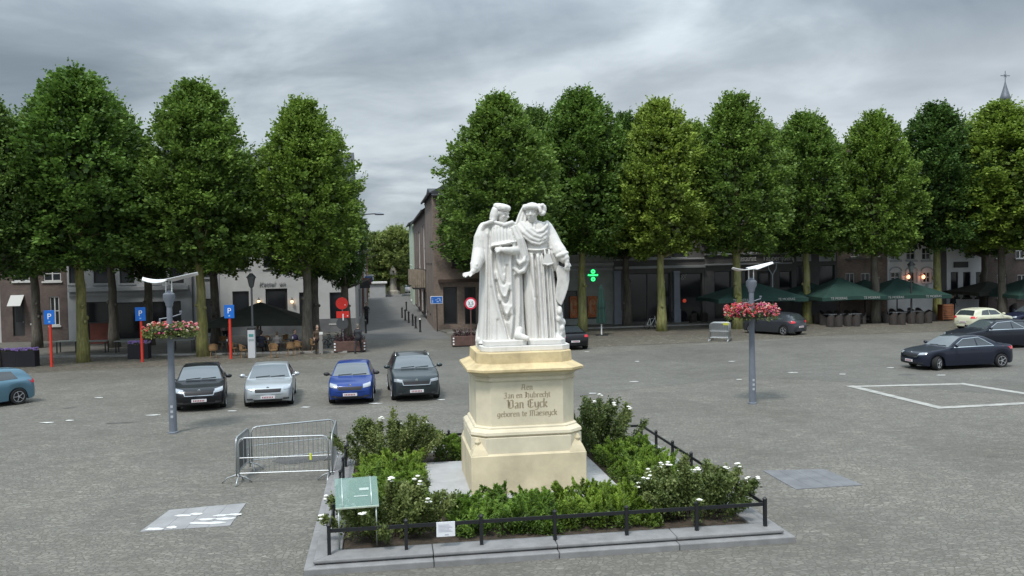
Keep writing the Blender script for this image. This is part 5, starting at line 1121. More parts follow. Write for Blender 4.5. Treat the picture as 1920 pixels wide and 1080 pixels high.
for x, y, lb in ((757, 549, 'tiny white car parked at the far end of the side street'),):
    g_ = G(x, y); car(lb, 'hatch', paint('white_car_paint', (.6, .6, .6)), g_, R(110), 4.2, 1.75, 1.45)
# ================================================================ street furniture
m_post = mat('grey_post_paint', (.16, .18, .215), .5, .1, noise_s=3, noise_a=.12)
m_wing = mat('white_wing', (.72, .73, .73), .5)
m_fl = [mat('red_petal', (.46, .05, .05), .6), mat('pink_petal', (.52, .15, .17), .6), mat('pale_petal', (.55, .42, .34), .6), mat('magenta_petal', (.38, .04, .13), .6)]
def lamp_post(px, py, h, lab, wing_rz, wing_fold):
    g = G(px, py); t = thing('lamp_post', lab, 'lamp post', (g.x, g.y, 0), BA)
    MB().lathe([(.15, 0), (.15, .04), (.125, .06), (.12, .9), (.11, 1.4), (.095, h * .6), (.085, h * .84)], 16).build('pole', m_post, t, angle=40)
    q = MB()
    for k in range(3):
        z = .5 + k * .16; q.bx(-.04, .04, -.124, -.112, z, z + .08)
    q.build('marker_plate', mat('pale_sticker', (.4, .42, .45), .6), t, bev=.004)
    MB().lathe([(.088, h * .82), (.12, h * .835), (.12, h * .845), (.19, h * .875), (.19, h * .905), (.12, h * .915), (.05, h * .93)], 12).build('collar', m_post, t, angle=40)
    q = MB(); q.tube([(-.32, 0, h * .745), (-.12, 0, h * .75), (.12, 0, h * .76), (.36, 0, h * .775)], .022, 6); q.box((.34, 0, h * .79), (.07, .05, .06)); q.box((-.3, 0, h * .735), (.05, .05, .10)); q.build('crossbar', m_post, t)
    for x in (-.09, .09): MB().tube([(x, 0, h * .91), (x, 0, h * 1.0)], .018, 6).build('stem', m_wing, t)
    # two bent reflector wings
    for s_ in (-1, 1):
        q = MB(); n = 8; top = []; bot = []
        for i in range(n + 1):
            u = i / n; x = s_ * (.02 + .86 * u); z = h * .995 + (.02 + .13 * u ** 1.3 * (1.5 if s_ > 0 else .35)) - .06 * math.sin(math.pi * u) * (1 if s_ < 0 else -.3)
            wy = .32 * (1 - .90 * u) ; sk = .16 * u * wing_fold
            top.append(((x, -wy + sk, z + .035 * s_ * wing_fold), (x, wy + sk, z - .05 * s_ * wing_fold)))
        vs = [p for a in top for p in a] + [(p[0], p[1], p[2] - .022) for a in top for p in a]; m_ = 2 * (n + 1)
        fs = [(2 * i, 2 * i + 2, 2 * i + 3, 2 * i + 1) for i in range(n)] + [(m_ + 2 * i, m_ + 2 * i + 1, m_ + 2 * i + 3, m_ + 2 * i + 2) for i in range(n)] + [(2 * i, m_ + 2 * i, m_ + 2 * i + 2, 2 * i + 2) for i in range(n)] + [(2 * i + 1, 2 * i + 3, m_ + 2 * i + 3, m_ + 2 * i + 1) for i in range(n)] + [(0, 1, m_ + 1, m_), (2 * n, m_ + 2 * n, m_ + 2 * n + 1, 2 * n + 1)]
        q.add(vs, fs); q.build('wing', m_wing, t, rz=wing_rz)
    return t
GLP = 'grey lamp posts with white wing reflectors and flower rings'
lamp_post(325, 812, 4.9, 'grey lamp post with white wings beside the black hatchback on the left', R(-6), 1)['group'] = GLP
lamp_post(1411, 757, 4.85, 'grey lamp post with white wings on the open right side of the square', R(14), -.6)['group'] = GLP
def basket(px, py, z, rx, lab, seed, greens, cols, rz=0, hh=.28):
    g = G(px, py); rd = random.Random(seed); t = thing('flower_basket', lab, 'flower basket', (g.x, g.y, z), BA, 'flower rings on the lamp posts')
    MB().lathe([(.14, -.22), (rx * .55, -.20), (rx * .8, -.08), (rx * .82, .0), (rx * .5, .02), (.14, .02)], 20).build('bowl', mat('dark_basket', (.03, .04, .025), .8), t)
    L = Leaves()
    for k in range(greens):
        a = rd.uniform(0, 6.283); r = rx * math.sqrt(rd.uniform(.12, 1)); z_ = rd.uniform(-.22, hh) * (1 - .35 * (r / rx) ** 4) - (.10 if r > rx * .8 else 0)
        L.leaf(Vector((r * math.cos(a), r * math.sin(a) * .85, z_)), rv(rd) + Vector((math.cos(a), math.sin(a), -.2)), .085, rd, .7)
    L.build('foliage', m_rose, t)
    for ci, n in enumerate(cols):
        q = MB()
        for k in range(n):
            a = rd.gauss([3.0, .2, 1.5, 4.6][ci] if ci < 4 else 0, 1.25); r = rx * math.sqrt(rd.uniform(.2, 1.1)); z_ = rd.uniform(-.16, hh + .05) * (1 - .25 * (r / rx) ** 4)
            c = Vector((r * math.cos(a), r * math.sin(a) * .85, z_)); d = rv(rd) * .035
            for j in range(3): q.ell(c + rv(rd) * .03, (.034, .034, .026), 6, 4)
        tag(q.build('blooms', m_fl[ci], t, True), kind='stuff')
basket(325, 812, 3.36, .80, 'ring of pink and white flowers with green leaves on the left lamp post', 1, 2600, (50, 55, 50, 6), hh=.14)
basket(1411, 757, 3.30, .95, 'dense ring of red and pink flowers on the right lamp post', 2, 900, (190, 190, 60, 70), hh=.26)
# parking signs
m_blue = mat('sign_blue', (.012, .14, .55), .4); m_redp = mat('sign_red_post', (.62, .045, .025), .5); m_whs = mat('sign_white_paint', (.8, .8, .8), .5)
for i, (x, y, lb) in enumerate(((97, 688, 'blue parking sign on a red post, leftmost beside the purple flower boxes'), (267, 679, 'blue parking sign on a red post left of the winged lamp post'), (433, 673, 'blue parking sign on a red post in front of the rattan chairs'))):
    g = G(x, y); t = thing('parking_sign', lb, 'road sign', (g.x, g.y, 0), R(6), 'blue parking signs on red posts')
    MB().lathe([(.075, 0), (.075, 2.35)], 12).build('post', m_redp, t, angle=40)
    sg = MB().bx(-.28, .28, -.105, -.080, 2.32, 3.08).build('sign_plate', m_blue, t, bev=.01)
    text_mesh('P', .44, 'letter', m_whs, sg, (0, -.108, 2.60), (R(90), 0, 0), .003); q = MB(); q.bx(-.05, .05, -.112, -.107, 2.42, 2.50); q.build('pictogram', mat('pale_blue', (.25, .45, .75), .5), sg)
def disc(mb, c, r, th=.03, n=28, y=1):
    mb.lathe([(r, 0), (r, th)], n, T=Matrix.Translation(c) @ Matrix.Rotation(R(90), 4, 'X')); return mb
# red signs at the corner
g = G(644, 660); t = thing('red_sign', 'cluster of two bright red signs above a grey disc at the street corner', 'road sign', (g.x, g.y, 0), BA)
MB().lathe([(.045, 0), (.045, 3.3)], 10).build('post', mat('grey_pole', (.25, .25, .25), .5, .5), t)
m_brr_ = mat('sign_red', (.72, .03, .02), .5)
sg = disc(MB(), (-.02, -.05, 2.92), .36).build('sign_disc', m_brr_, t); q = MB(); q.bx(.14, .19, -.085, -.081, 2.8, 2.86); q.build('reflector', m_whs, sg)
sg = MB().bx(-.36, .40, -.08, -.05, 2.05, 2.45).build('sign_plate', m_brr_, t, bev=.01); MB().bx(.27, .33, -.084, -.081, 2.14, 2.2).build('reflector', m_whs, sg)
disc(MB(), (-.02, -.04, 1.72), .36).build('sign_disc', mat('sign_back_grey', (.07, .07, .072), .5), t); MB().bx(.0, .07, -.10, -.082, 1.9, 2.3).build('bracket', m_whs, t)
# 3.5 t limit sign
g = G(884, 652); t = thing('weight_limit_sign', 'round white sign with red rim and a weight limit left of the statue', 'road sign', (g.x, g.y, 0), BA)
MB().lathe([(.04, 0), (.04, 2.75)], 10).build('post', mat('brown_pole', (.13, .07, .06), .6), t)
sg = disc(MB(), (0, -.04, 2.72), .37).build('sign_disc', mat('sign_rim_red', (.55, .02, .05), .5), t); q = disc(MB(), (0, -.073, 2.72), .27, .002); q.build('sign_face', m_whs, sg)
text_mesh('3,5', .30, 'lettering', m_black, sg, (-.0, -.079, 2.62), (R(90), 0, 0), .002); MB().bx(-.1, .1, -.081, -.076, 2.53, 2.56).build('pictogram', m_black, sg)
# blue living street sign
g = G(820, 622); t = thing('zone_sign', 'wide blue sign with white play street symbols at the brick corner', 'road sign', (g.x, g.y, 0), GA - R(3))
MB().lathe([(.04, 0), (.04, 2.5)], 8).build('post', m_dark, t); sg = MB().bx(-.46, .46, -.07, -.045, 2.12, 2.70).build('sign_plate', m_whs, t, bev=.01)
MB().bx(-.42, .42, -.076, -.071, 2.16, 2.66).build('sign_face', m_blue, sg); q = MB()
for x, z, a_, b in ((-.3, 2.30, .06, .22), (-.29, 2.5, .05, .05), (-.02, 2.42, .2, .04), (.08, 2.28, .16, .07), (.25, 2.40, .08, .16), (.16, 2.53, .22, .05), (.33, 2.27, .05, .1)): q.bx(x - a_ / 2, x + a_ / 2, -.0795, -.0765, z - b / 2 + .0, z + b / 2)
q.build('pictogram', mat('sign_pale', (.45, .55, .75), .5), sg)
# planter boxes with reflector dots
m_pbox = mat('brown_planter', (.11, .062, .05), .8, noise_s=3)
for x, y, lb in ((656, 661, 'brown street planter box with white reflector dots under the red signs'), (877, 650, 'brown street planter box with white reflector dots left of the statue')):
    g = G(x, y); t = thing('planter_box', lb, 'planter', (g.x, g.y, 0), BA, 'brown planter boxes narrowing the street mouth')
    MB().bx(-.95, .95, 0, .8, .06, .66).build('box', m_pbox, t, bev=.02); MB().bx(-.9, .9, .05, .75, .0, .07).build('foot', m_black, t)
    for sx in (-.87, .87):
        for k in range(3): disc(MB(), (sx, -.001, .18 + k * .18), .055, .012, 10).build('reflector', m_whs, t)
    L = Leaves(); rd = random.Random(int(x))
    for k in range(700): L.leaf(Vector((rd.uniform(-.85, .85), rd.uniform(.1, .7), .6 + abs(rd.gauss(0, .22)))), rv(rd) + Vector((0, 0, .6)), .13, rd, .4)
    L.build('foliage', leaf_mat('burgundy_leaf', (.055, .028, .03), (.10, .04, .05)) if 'burgundy_leaf' not in MATS else MATS['burgundy_leaf'], t)
# black flower boxes with purple flowers
m_pur = mat('purple_petal', (.32, .20, .50), .6)
for x, y, lb in ((14, 688, 'black flower box with purple flowers at the left edge'), (50, 687, 'black flower box with purple flowers, second from the left edge'), (262, 672, 'black flower box with purple flowers behind the middle parking sign')):
    g = G(x, y); t = thing('flower_box', lb, 'flower box', (g.x, g.y, 0), R(4), 'black flower boxes on the left terrace')
    MB().bx(-.58, .58, -.3, .3, 0, .86).build('box', mat('black_box', (.018, .016, .022), .6), t, bev=.02)
    q = MB(); rd = random.Random(int(x)); L = Leaves()
    for k in range(110): q.ell((rd.uniform(-.56, .56), rd.uniform(-.3, .3), .93 + rd.uniform(-.04, .09)), (.055, .055, .04), 6, 4)
    tag(q.build('flowers', m_pur, t, True), kind='stuff')
    for k in range(300): L.leaf(Vector((rd.uniform(-.56, .56), rd.uniform(-.3, .3), .86 + rd.uniform(-.02, .1))), rv(rd), .09, rd)
    L.build('foliage', m_rose, t)
# parking ticket machine
g = G(473, 671); t = thing('parking_meter', 'slim white parking ticket machine in front of the black parasol', 'parking meter', (g.x, g.y, 0), R(4))
MB().bx(-.20, .20, -.14, .14, 0, 1.62).build('cabinet', mat('white_cabinet', (.50, .51, .53), .5), t, bev=.015); MB().bx(-.22, .22, -.16, .16, 1.62, 1.75).build('cap', m_dark, t, bev=.02)
MB().bx(-.13, .13, -.150, -.143, 1.22, 1.38).build('screen', mat('teal_label', (.08, .26, .25), .4), t); MB().bx(-.15, .15, -.150, -.143, .98, 1.10).build('label_strip', mat('grey_label', (.28, .33, .34), .5), t)
# street lanterns with slim poles
def lantern(px, py, top, lab, kind, dark=False, z0=0):
    g = G(px, py); h = P(px, top, g.y).z; t = thing('street_lantern', lab, 'street lamp', (g.x, g.y, 0), GA); mm = m_dark if dark else mat('grey_lantern', (.17, .18, .19), .5, .2)
    MB().lathe([(.11, 0), (.10, .8), (.07, .9), (.06, h - .9)], 10).build('pole', mm, t)
    if kind == 'fork':
        q = MB(); q.tube([(0, 0, h - .95), (-.28, 0, h - .5), (-.34, 0, h - .05)], .045, 6); q.tube([(0, 0, h - .95), (.28, 0, h - .5), (.34, 0, h - .05)], .045, 6); q.build('fork', mm, t)
        MB().bx(-.5, .5, -.3, .3, h - .05, h + .03).build('head', mm, t, bev=.02)
    else:
        MB().lathe([(.06, h - .9), (.14, h - .8), (.24, h - .3)], 8).build('glass', mat('lantern_glass', (.12, .13, .13), .2), t); MB().lathe([(.28, h - .3), (.30, h - .26), (.08, h)], 8).build('hood', mm, t)
lantern(475, 662, 512, 'grey street lantern rising behind the white ticket machine', 'lantern')
lantern(1449, 612, 492, 'grey forked street lamp behind the right flower basket', 'fork')
lantern(1709, 606, 490, 'black street lantern in front of the white ornate house', 'lantern', True)
# overhead street lamp on an arm
c = P(706, 400, 74); w0 = CL + V * 7.5; t = thing('wall_lamp', 'flat street lamp on a long arm sticking out beyond the yellow green tree', 'street lamp', (w0.x, w0.y, 0), GA)
q = Vector((c.x - w0.x, 0, 0)).length; MB().tube([(-.1, 0, c.z - .1), (q, 0, c.z)], .05, 6).build('arm', m_dark, t); MB().lathe([(.05, .10), (.22, .03), (.42, -.05), (.36, -.12)], 14, (q + .2, 0, c.z)).build('lamp_shade', m_post, t)
MB().lathe([(.08, 0), (.08, c.z)], 8, (-.1, 0, 0)).build('pole', m_dark, t)
# bollards
for i, (x, y) in enumerate(((788, 623), (779.5, 616), (774, 611), (766.5, 605.5), (760, 601), (754, 596), (762, 583), (686, 625))):
    g = G(x, y); t = thing('bollard', ['nearest black bollard with a white cap on the right of the side street', 'second black bollard from the square, right side of the street', 'third black bollard from the square, right side of the street', 'fourth black bollard from the square, right side of the street', 'fifth black bollard from the square, right side of the street', 'sixth black bollard from the square, right side of the street', 'farthest black bollard on the right of the side street', 'single black bollard on the left of the side street near the cyclist'][i], 'bollard', (g.x, g.y, 0), 0, 'black street bollards')
    MB().lathe([(.10, 0), (.09, .1), (.075, .15), (.07, .85), (.095, .88), (.095, .95), (.04, 1.02)], 10).build('shaft', m_dark, t, angle=40)
    MB().lathe([(.082, .90), (.082, .97), (.03, 1.035)], 10).build('cap', m_whs if i == 0 else m_dark, t)
# pharmacy cross, lit green: ring, bar, ring on a dark cross shaped case
nd = (Vector((0, 0, 0))); c = P(1112, 516.5, 66.5); t = thing('pharmacy_cross', 'lit green pharmacy cross hanging from the shop front right of the statue', 'shop sign', (c.x, c.y, c.z), R(-2)); t.scale = (.82, .82, .82)
m_gr = mat('green_light', (.05, .9, .3), .5, emis=(.05, 1, .24), es=1.4); m_gc = mat('green_case', (.01, .10, .04), .5, emis=(.0, .30, .08), es=.12)
q = MB(); q.bx(-.52, .52, 0, .18, -.20, .20); q.bx(-.26, .26, .002, .178, -.58, .58); case = q.build('case', m_gc, t, bev=.02)
for z in (.36, -.34):
    q = MB(); pts = [Vector((.14 * math.cos(a), -.03, z + .14 * math.sin(a))) for a in [2 * math.pi * k / 16 for k in range(17)]]; q.tube(pts, .06, 6, False); q.build('light_ring', m_gr, t)
q = MB(); q.tube([(-.44, -.03, -.02), (-.42, -.03, .07), (-.3, -.03, .02), (0, -.03, .02), (.26, -.03, .03), (.38, -.03, .0), (.42, -.03, .1)], .065, 8); q.build('light_bar', m_gr, t)
MB().bar((0, .1, .4), (0, 1.3, .4), .07).build('bracket', m_dark, t)
# closed parasol
m_grn = mat('green_canvas', (.013, .042, .033), .85, noise_s=2, noise_a=.15); m_grd = mat('dark_canvas', (.028, .032, .024), .9, noise_s=2, noise_a=.2)
g = G(1128, 629); t = thing('closed_parasol', 'closed dark green parasol on a white pole beside the pharmacy', 'parasol', (g.x, g.y, 0), 0)
MB().lathe([(.05, 0), (.05, .9)], 8).build('pole', m_whs, t); q = MB(); rs = []
for r, z in ((.10, .82), (.30, .88), (.28, 1.3), (.24, 1.8), (.27, 2.0), (.20, 2.6), (.14, 3.2), (.05, 3.5)):
    rs.append([(r * (1 + .22 * (k % 2)) * math.cos(2 * math.pi * k / 20), r * (1 + .22 * (k % 2)) * math.sin(2 * math.pi * k / 20), z) for k in range(20)])
q.stack(rs); q.build('canopy', m_grn, t); MB().bx(-.4, .4, -.4, .4, 0, .06).build('foot', m_dark, t)
# open parasols
def parasol(px, Y, apex, eave, wpx, lab, m, grp, letters=None, rz=GA):
    g = P(px, 560, Y); ppm = FPX / Y; za = P(px, apex, Y).z; ze = P(px, eave, Y).z; hw = wpx / ppm / 2
    t = thing('parasol', lab, 'parasol', (g.x, g.y, 0), rz, grp)
    MB().lathe([(.05, 0), (.045, za - .05)], 8).build('pole', m_dark, t); MB().bx(-.45, .45, -.45, .45, .1, .2).build('foot', m_dark, t)
    q = MB(); n = 8; hw2 = min(hw, 2.3); ring = [(hw, -hw2), (0, -hw2 * 1.0), (-hw, -hw2), (-hw, 0), (-hw, hw2), (0, hw2), (hw, hw2), (hw, 0)]
    vs = [(0, 0, za)] + [(x * .5, y * .5, lerp(za, ze, .5) - .04) for x, y in ring] + [(x, y, ze - (.0 if (i % 2) else .07)) for i, (x, y) in enumerate(ring)]
    fs = [(0, 1 + (k + 1) % 8, 1 + k) for k in range(8)] + [(1 + k, 1 + (k + 1) % 8, 9 + (k + 1) % 8, 9 + k) for k in range(8)]; q.add(vs, fs); cn = q.build('canopy', m, t)
    q = MB(); q.add([(x, y, ze - (.0 if (i % 2) else .07)) for i, (x, y) in enumerate(ring)] + [(x, y, ze - .26 - (.0 if (i % 2) else .07)) for i, (x, y) in enumerate(ring)], [(k, (k + 1) % 8, 8 + (k + 1) % 8, 8 + k) for k in range(8)]); q.build('valance', m, cn)
    q = MB()
    for x, y in ring: q.bar((0, 0, za - .9), (x * .55, y * .55, lerp(za, ze, .55) - .06), .03)
    q.build('ribs', m_dark, t)
    if letters:
        for fx in ((-.5, .5) if hw > 2.3 else (.0,)):
            text_mesh(letters, .25, 'lettering', mat('valance_white', (.34, .34, .33), .7), t, (fx * hw, -hw2 - .012, ze - .22), (R(90), 0, 0), .004)
GPA = 'large green parasols of the right hand terrace'
parasol(487, 56, 566, 599, 178, 'large black square parasol over the left cafe terrace', m_grd, None)
parasol(1408, 66, 527, 556, 172, 'green parasol behind the right lamp post', m_grn, GPA, 'TE MOERAS')
parasol(1518, 69, 529, 555, 116, 'green parasol in the gap left of the slim grey trunk', m_grn, GPA, 'TE MOERAS')
parasol(1574, 67, 520, 553, 128, 'green parasol directly left of the slim grey trunk', m_grn, GPA, 'TE MOERAS')
parasol(1682, 68, 521, 551, 148, 'green parasol in front of the white ornate house', m_grn, GPA, 'TE MOERAS')
parasol(1622, 72, 524, 549, 100, 'green parasol behind the slim grey trunk', m_grn, GPA)
parasol(1852, 72, 527, 545, 112, 'blackish parasol in front of the plain white house', m_grd, None)
parasol(1925, 69, 521, 549, 120, 'green parasol cut off by the right edge', m_grn, GPA)
# ---------------------------------------------------------------- crowd barriers
m_galv = mat('galvanised_steel', (.40, .42, .43), .4, .7, noise_s=3, noise_a=.1)
def barrier(a, b, lab, grp, h=1.1, br=.0075, panel=False, foot=True, nb=18, name='crowd_barrier'):
    d = b - a; L = d.length; t = thing(name, lab, 'barrier', (a.x, a.y, 0), math.atan2(d.y, d.x), grp)
    f = MB(); r = .021; f.tube([(0, 0, .16), (0, 0, h - .14), (.05, 0, h - .03), (.15, 0, h), (L - .15, 0, h), (L - .05, 0, h - .03), (L, 0, h - .14), (L, 0, .16)], r, 8); f.build('frame', m_galv, t, True)
    MB().tube([(0, 0, .24), (L, 0, .24)], .016, 6).build('lower_rail', m_galv, t); MB().tube([(0, 0, h * .56), (L, 0, h * .56)], .012, 6).build('middle_rail', m_galv, t)
    q = MB()
    for k in range(1, nb): q.tube([(L * k / nb, 0, .24), (L * k / nb, 0, h)], br, 5, False)
    q.build('bars', m_galv, t)
    if panel: MB().bx(.3, 1.0, -.012, .012, .3, h - .18).build('panel', mat('dark_sheet', (.06, .065, .07), .5), t)
    if foot:
        for x in (.0, L): MB().tube([(x, -.36, .01), (x, -.22, .13), (x, 0, .20), (x, .22, .13), (x, .36, .01)], .018, 6).build('foot', m_galv, t, True)
    return t
GB = 'steel crowd barriers standing in a square left of the bed'
A1, A2 = G(449, 906), G(617, 900); D1, D2 = G(473, 880), G(629, 862)
bf = barrier(A1, A2, 'front steel crowd barrier with a yellow tag left of the planted bed', GB)
MB().box(((A2 - A1).length * .80, -.02, .60), (.045, .02, .16)).build('tag', mat('yellow_tag', (.65, .70, .03), .5), bf)
barrier(D1, D2, 'rear steel crowd barrier of the square left of the planted bed', GB)
barrier(A1 + Vector((-.07, .03, 0)), D1 + Vector((-.05, -.05, 0)), 'left side crowd barrier with a dark panel, seen almost end on', GB, panel=True, nb=30)
barrier(A2 + Vector((.08, .04, 0)), D2 + Vector((.06, -.05, 0)), 'right side crowd barrier touching the kerb of the bed, seen almost end on', GB)
A1, A2 = G(1331, 640), G(1366, 641)
for k in range(4):
    o = Vector((.12, .30, 0)) * k; t = barrier(A1 + o, A2 + o, ['foremost steel barrier of the small stack by the terrace', 'second steel barrier of the small stack by the terrace', 'third steel barrier of the small stack by the terrace', 'rearmost steel barrier of the small stack by the terrace'][k], 'steel barriers stacked by the terrace', 1.15, nb=11, br=.016)
    if k == 0: MB().bx((A2 - A1).length * .72, (A2 - A1).length + .02, -.026, .026, 1.03, 1.18).build('tape', mat('yellow_tape', (.45, .45, .06), .6), t)
# ---------------------------------------------------------------- terrace furniture
m_rat = mat('rattan', (.22, .13, .06), .8, noise_s=20, noise_a=.3); m_wick = mat('dark_wicker', (.05, .042, .038), .8, noise_s=20, noise_a=.3); m_ttop = mat('pale_table_top', (.30, .30, .30), .4)
def rattan_chair(lab, loc, rz):
    t = thing('rattan_chair', lab, 'chair', loc, rz, 'rattan chairs on the left terrace')
    MB().lathe([(.20, .42), (.23, .44), (.23, .47), (.20, .48)], 14).build('seat', m_rat, t)
    for a in (45, 135, 225, 315): MB().tube([(.17 * math.cos(R(a)), .17 * math.sin(R(a)), .44), (.25 * math.cos(R(a)), .25 * math.sin(R(a)), 0)], .018, 6).build('leg', m_rat, t)
    q = MB(); arc = [(.25 * math.cos(R(a)), .25 * math.sin(R(a))) for a in range(-10, 191, 20)]; q.tube([(x, y, .68 + .14 * max(0, y / .25)) for x, y in arc], .02, 6)
    for x, y in arc[::2]: q.tube([(x * .9, y * .9, .46), (x, y, .69 + .14 * max(0, y / .25))], .012, 5)
    q.add([(x * .97, y * .97, .50) for x, y in arc[2:-2]] + [(x * .99, y * .99, .67 + .14 * max(0, y / .25)) for x, y in arc[2:-2]], [(k, k + 1, k + 8, k + 7) for k in range(6)]); q.build('backrest', m_rat, t)
    return t
def round_table(name, lab, loc, m, grp, r=.38):
    t = thing(name, lab, 'table', loc, 0, grp); MB().lathe([(r, .71), (r, .745)], 18).build('table_top', m, t); MB().lathe([(.22, 0), (.20, .03), (.035, .06), (.035, .71)], 10).build('pedestal_leg', m_dark, t)
    MB().lathe([(.03, .745), (.04, .86), (.02, .88)], 8, (.1, .05, 0)).build('candle_glass', m_whs, t)
ch0 = None
CH = [(400, 668, 200, 'rattan chair right behind the mossy trunk near the black hatchback'), (438, 664, 80, 'rattan chair behind the third red parking post'), (457, 668, 120, 'rattan chair left of the white ticket machine'), (513, 668, 20, 'tall rattan chair right of the white ticket machine'), (545, 664, 200, 'rattan chair left of the yellow green tree trunk'), (560, 661, 160, 'rattan chair touching the yellow green tree trunk'), (420, 655, 30, 'rattan chair on the far side of the table near the waiter'), (533, 652, -30, 'rattan chair deep under the black parasol'), (590, 660, 100, 'rattan chair just right of the yellow green tree trunk'), (500, 655, 10, 'rattan chair in the shade below the parasol centre')]
for x, y, a, lb in CH:
    g = G(x, y, .1 if y < 676 else 0); z = .0 if y > 660 else .1
    if ch0 is None: ch0 = rattan_chair(lb, (g.x, g.y, z), R(a))
    else: dup(ch0, (g.x, g.y, z), R(a), lb)
for x, y, lb in ((423, 665, 'small table between the rattan chairs behind the third parking post'), (546, 660, 'small table under the right edge of the black parasol'), (500, 662, 'small table in the shade under the middle of the black parasol')):
    g = G(x, y); round_table('cafe_table', lb, (g.x, g.y, .05), m_dark, 'round tables on the left terrace')
# dark benches and tables before the storefront house
for i, (x, y, lb) in enumerate(((128, 664, 'dark terrace table left of the thick mossy trunk'), (183, 664, 'dark terrace table right of the thick mossy trunk'), (238, 664, 'dark terrace table beside the middle flower box'), (345, 662, 'dark terrace table behind the left winged lamp post'))):
    g = G(x, y); t = thing('terrace_table', lb, 'table', (g.x, g.y, .05), GA, 'dark square tables of the storefront terrace'); MB().bx(-.65, .65, -.4, .4, .74, .79).build('table_top', mat('grey_table_top', (.22, .24, .22), .4), t, bev=.01)
    for sx in (-.55, .55):
        for sy in (-.3, .3): MB().bx(sx - .03, sx + .03, sy - .03, sy + .03, 0, .74).build('leg', m_dark, t)
def wicker_chair(lab, loc, rz, grp):
    t = thing('wicker_chair', lab, 'chair', loc, rz, grp)
    MB().bx(-.25, .25, -.25, .22, .38, .46).build('seat', m_wick, t, bev=.03); q = MB(); n = 12; pts = []
    for k in range(n + 1):
        a = R(-20 + 220 * k / n); pts.append((math.cos(a), math.sin(a), .62 + .28 * max(0, math.sin(a))))
    vs = [(x * .27, y * .27, .04) for x, y, z in pts] + [(x * .31, y * .31, z) for x, y, z in pts] + [(x * .22, y * .22, .04) for x, y, z in pts] + [(x * .26, y * .26, z) for x, y, z in pts]; m_ = n + 1
    q.add(vs, [(k, k + 1, m_ + k + 1, m_ + k) for k in range(n)] + [(2 * m_ + k + 1, 2 * m_ + k, 3 * m_ + k, 3 * m_ + k + 1) for k in range(n)] + [(m_ + k, m_ + k + 1, 3 * m_ + k + 1, 3 * m_ + k) for k in range(n)] + [(0, m_, 3 * m_, 2 * m_), (n, 2 * m_ + n, 3 * m_ + n, m_ + n)]); q.build('backrest', m_wick, t)
    for sx in (-.2, .2):
        for sy in (-.2, .18): MB().bx(sx - .02, sx + .02, sy - .02, sy + .02, 0, .38).build('leg', m_dark, t)
    return t
wc = None
W = []
for tx, ty in ((1563, 610), (1596, 609), (1681, 606), (1715, 604)):
    k = len(W); nm = {1563: 'left of the slim grey trunk', 1596: 'next to the slim grey trunk', 1681: 'right of the slim grey trunk', 1715: 'near the bright mossy trunk'}[tx]
    for dx, dy, a, w_ in ((-25, 0, 90, 'left end'), (-8, 3, 180, 'front left'), (12, 3, 180, 'front right'), (27, -1, -90, 'right end'), (-8, -6, 0, 'back left'), (12, -6, 0, 'back right')): W.append((tx + dx * .75, ty + dy, a, f'dark wicker chair, {w_} of the white table {nm}'))
    g = G(tx, ty - 1.5); t = thing('terrace_table', f'long white topped terrace table {nm}', 'table', (g.x, g.y, 0), GA, 'white topped tables of the right terrace'); MB().bx(-.60, .60, -.42, .42, .76, .80).build('table_top', mat('white_table_top', (.46, .46, .46), .4), t, bev=.01)
    for sx in (-.5, .5):
        for sy in (-.35, .35): MB().bx(sx - .03, sx + .03, sy - .03, sy + .03, 0, .76).build('leg', m_dark, t)
W += [(1532, 607, 180, 'dark wicker chair alone right of the mossy trunk by the grey hatchback'), (1545, 603, 90, 'dark wicker chair pair member beside the mossy trunk, farther back'), (1740, 606, 180, 'dark wicker chair just left of the bright mossy trunk'), (1748, 602, 90, 'dark wicker chair half hidden by the bright mossy trunk'),
      (1320, 606, 170, 'dark wicker chair left of the barrier stack'), (1300, 607, 200, 'dark wicker chair behind the slanting second row trunk'), (1800, 588, 180, 'dark wicker chair behind the cream hatchback, left'), (1830, 586, 180, 'dark wicker chair behind the cream hatchback, middle'), (1900, 588, 180, 'dark wicker chair under the rightmost green parasol')]
for x, y, a, lb in W:
    g = G(x, y)
    if wc is None: wc = wicker_chair(lb, (g.x, g.y, 0), R(a) + GA, 'dark wicker chairs of the right terrace')
    else: dup(wc, (g.x, g.y, 0), R(a) + GA, lb)
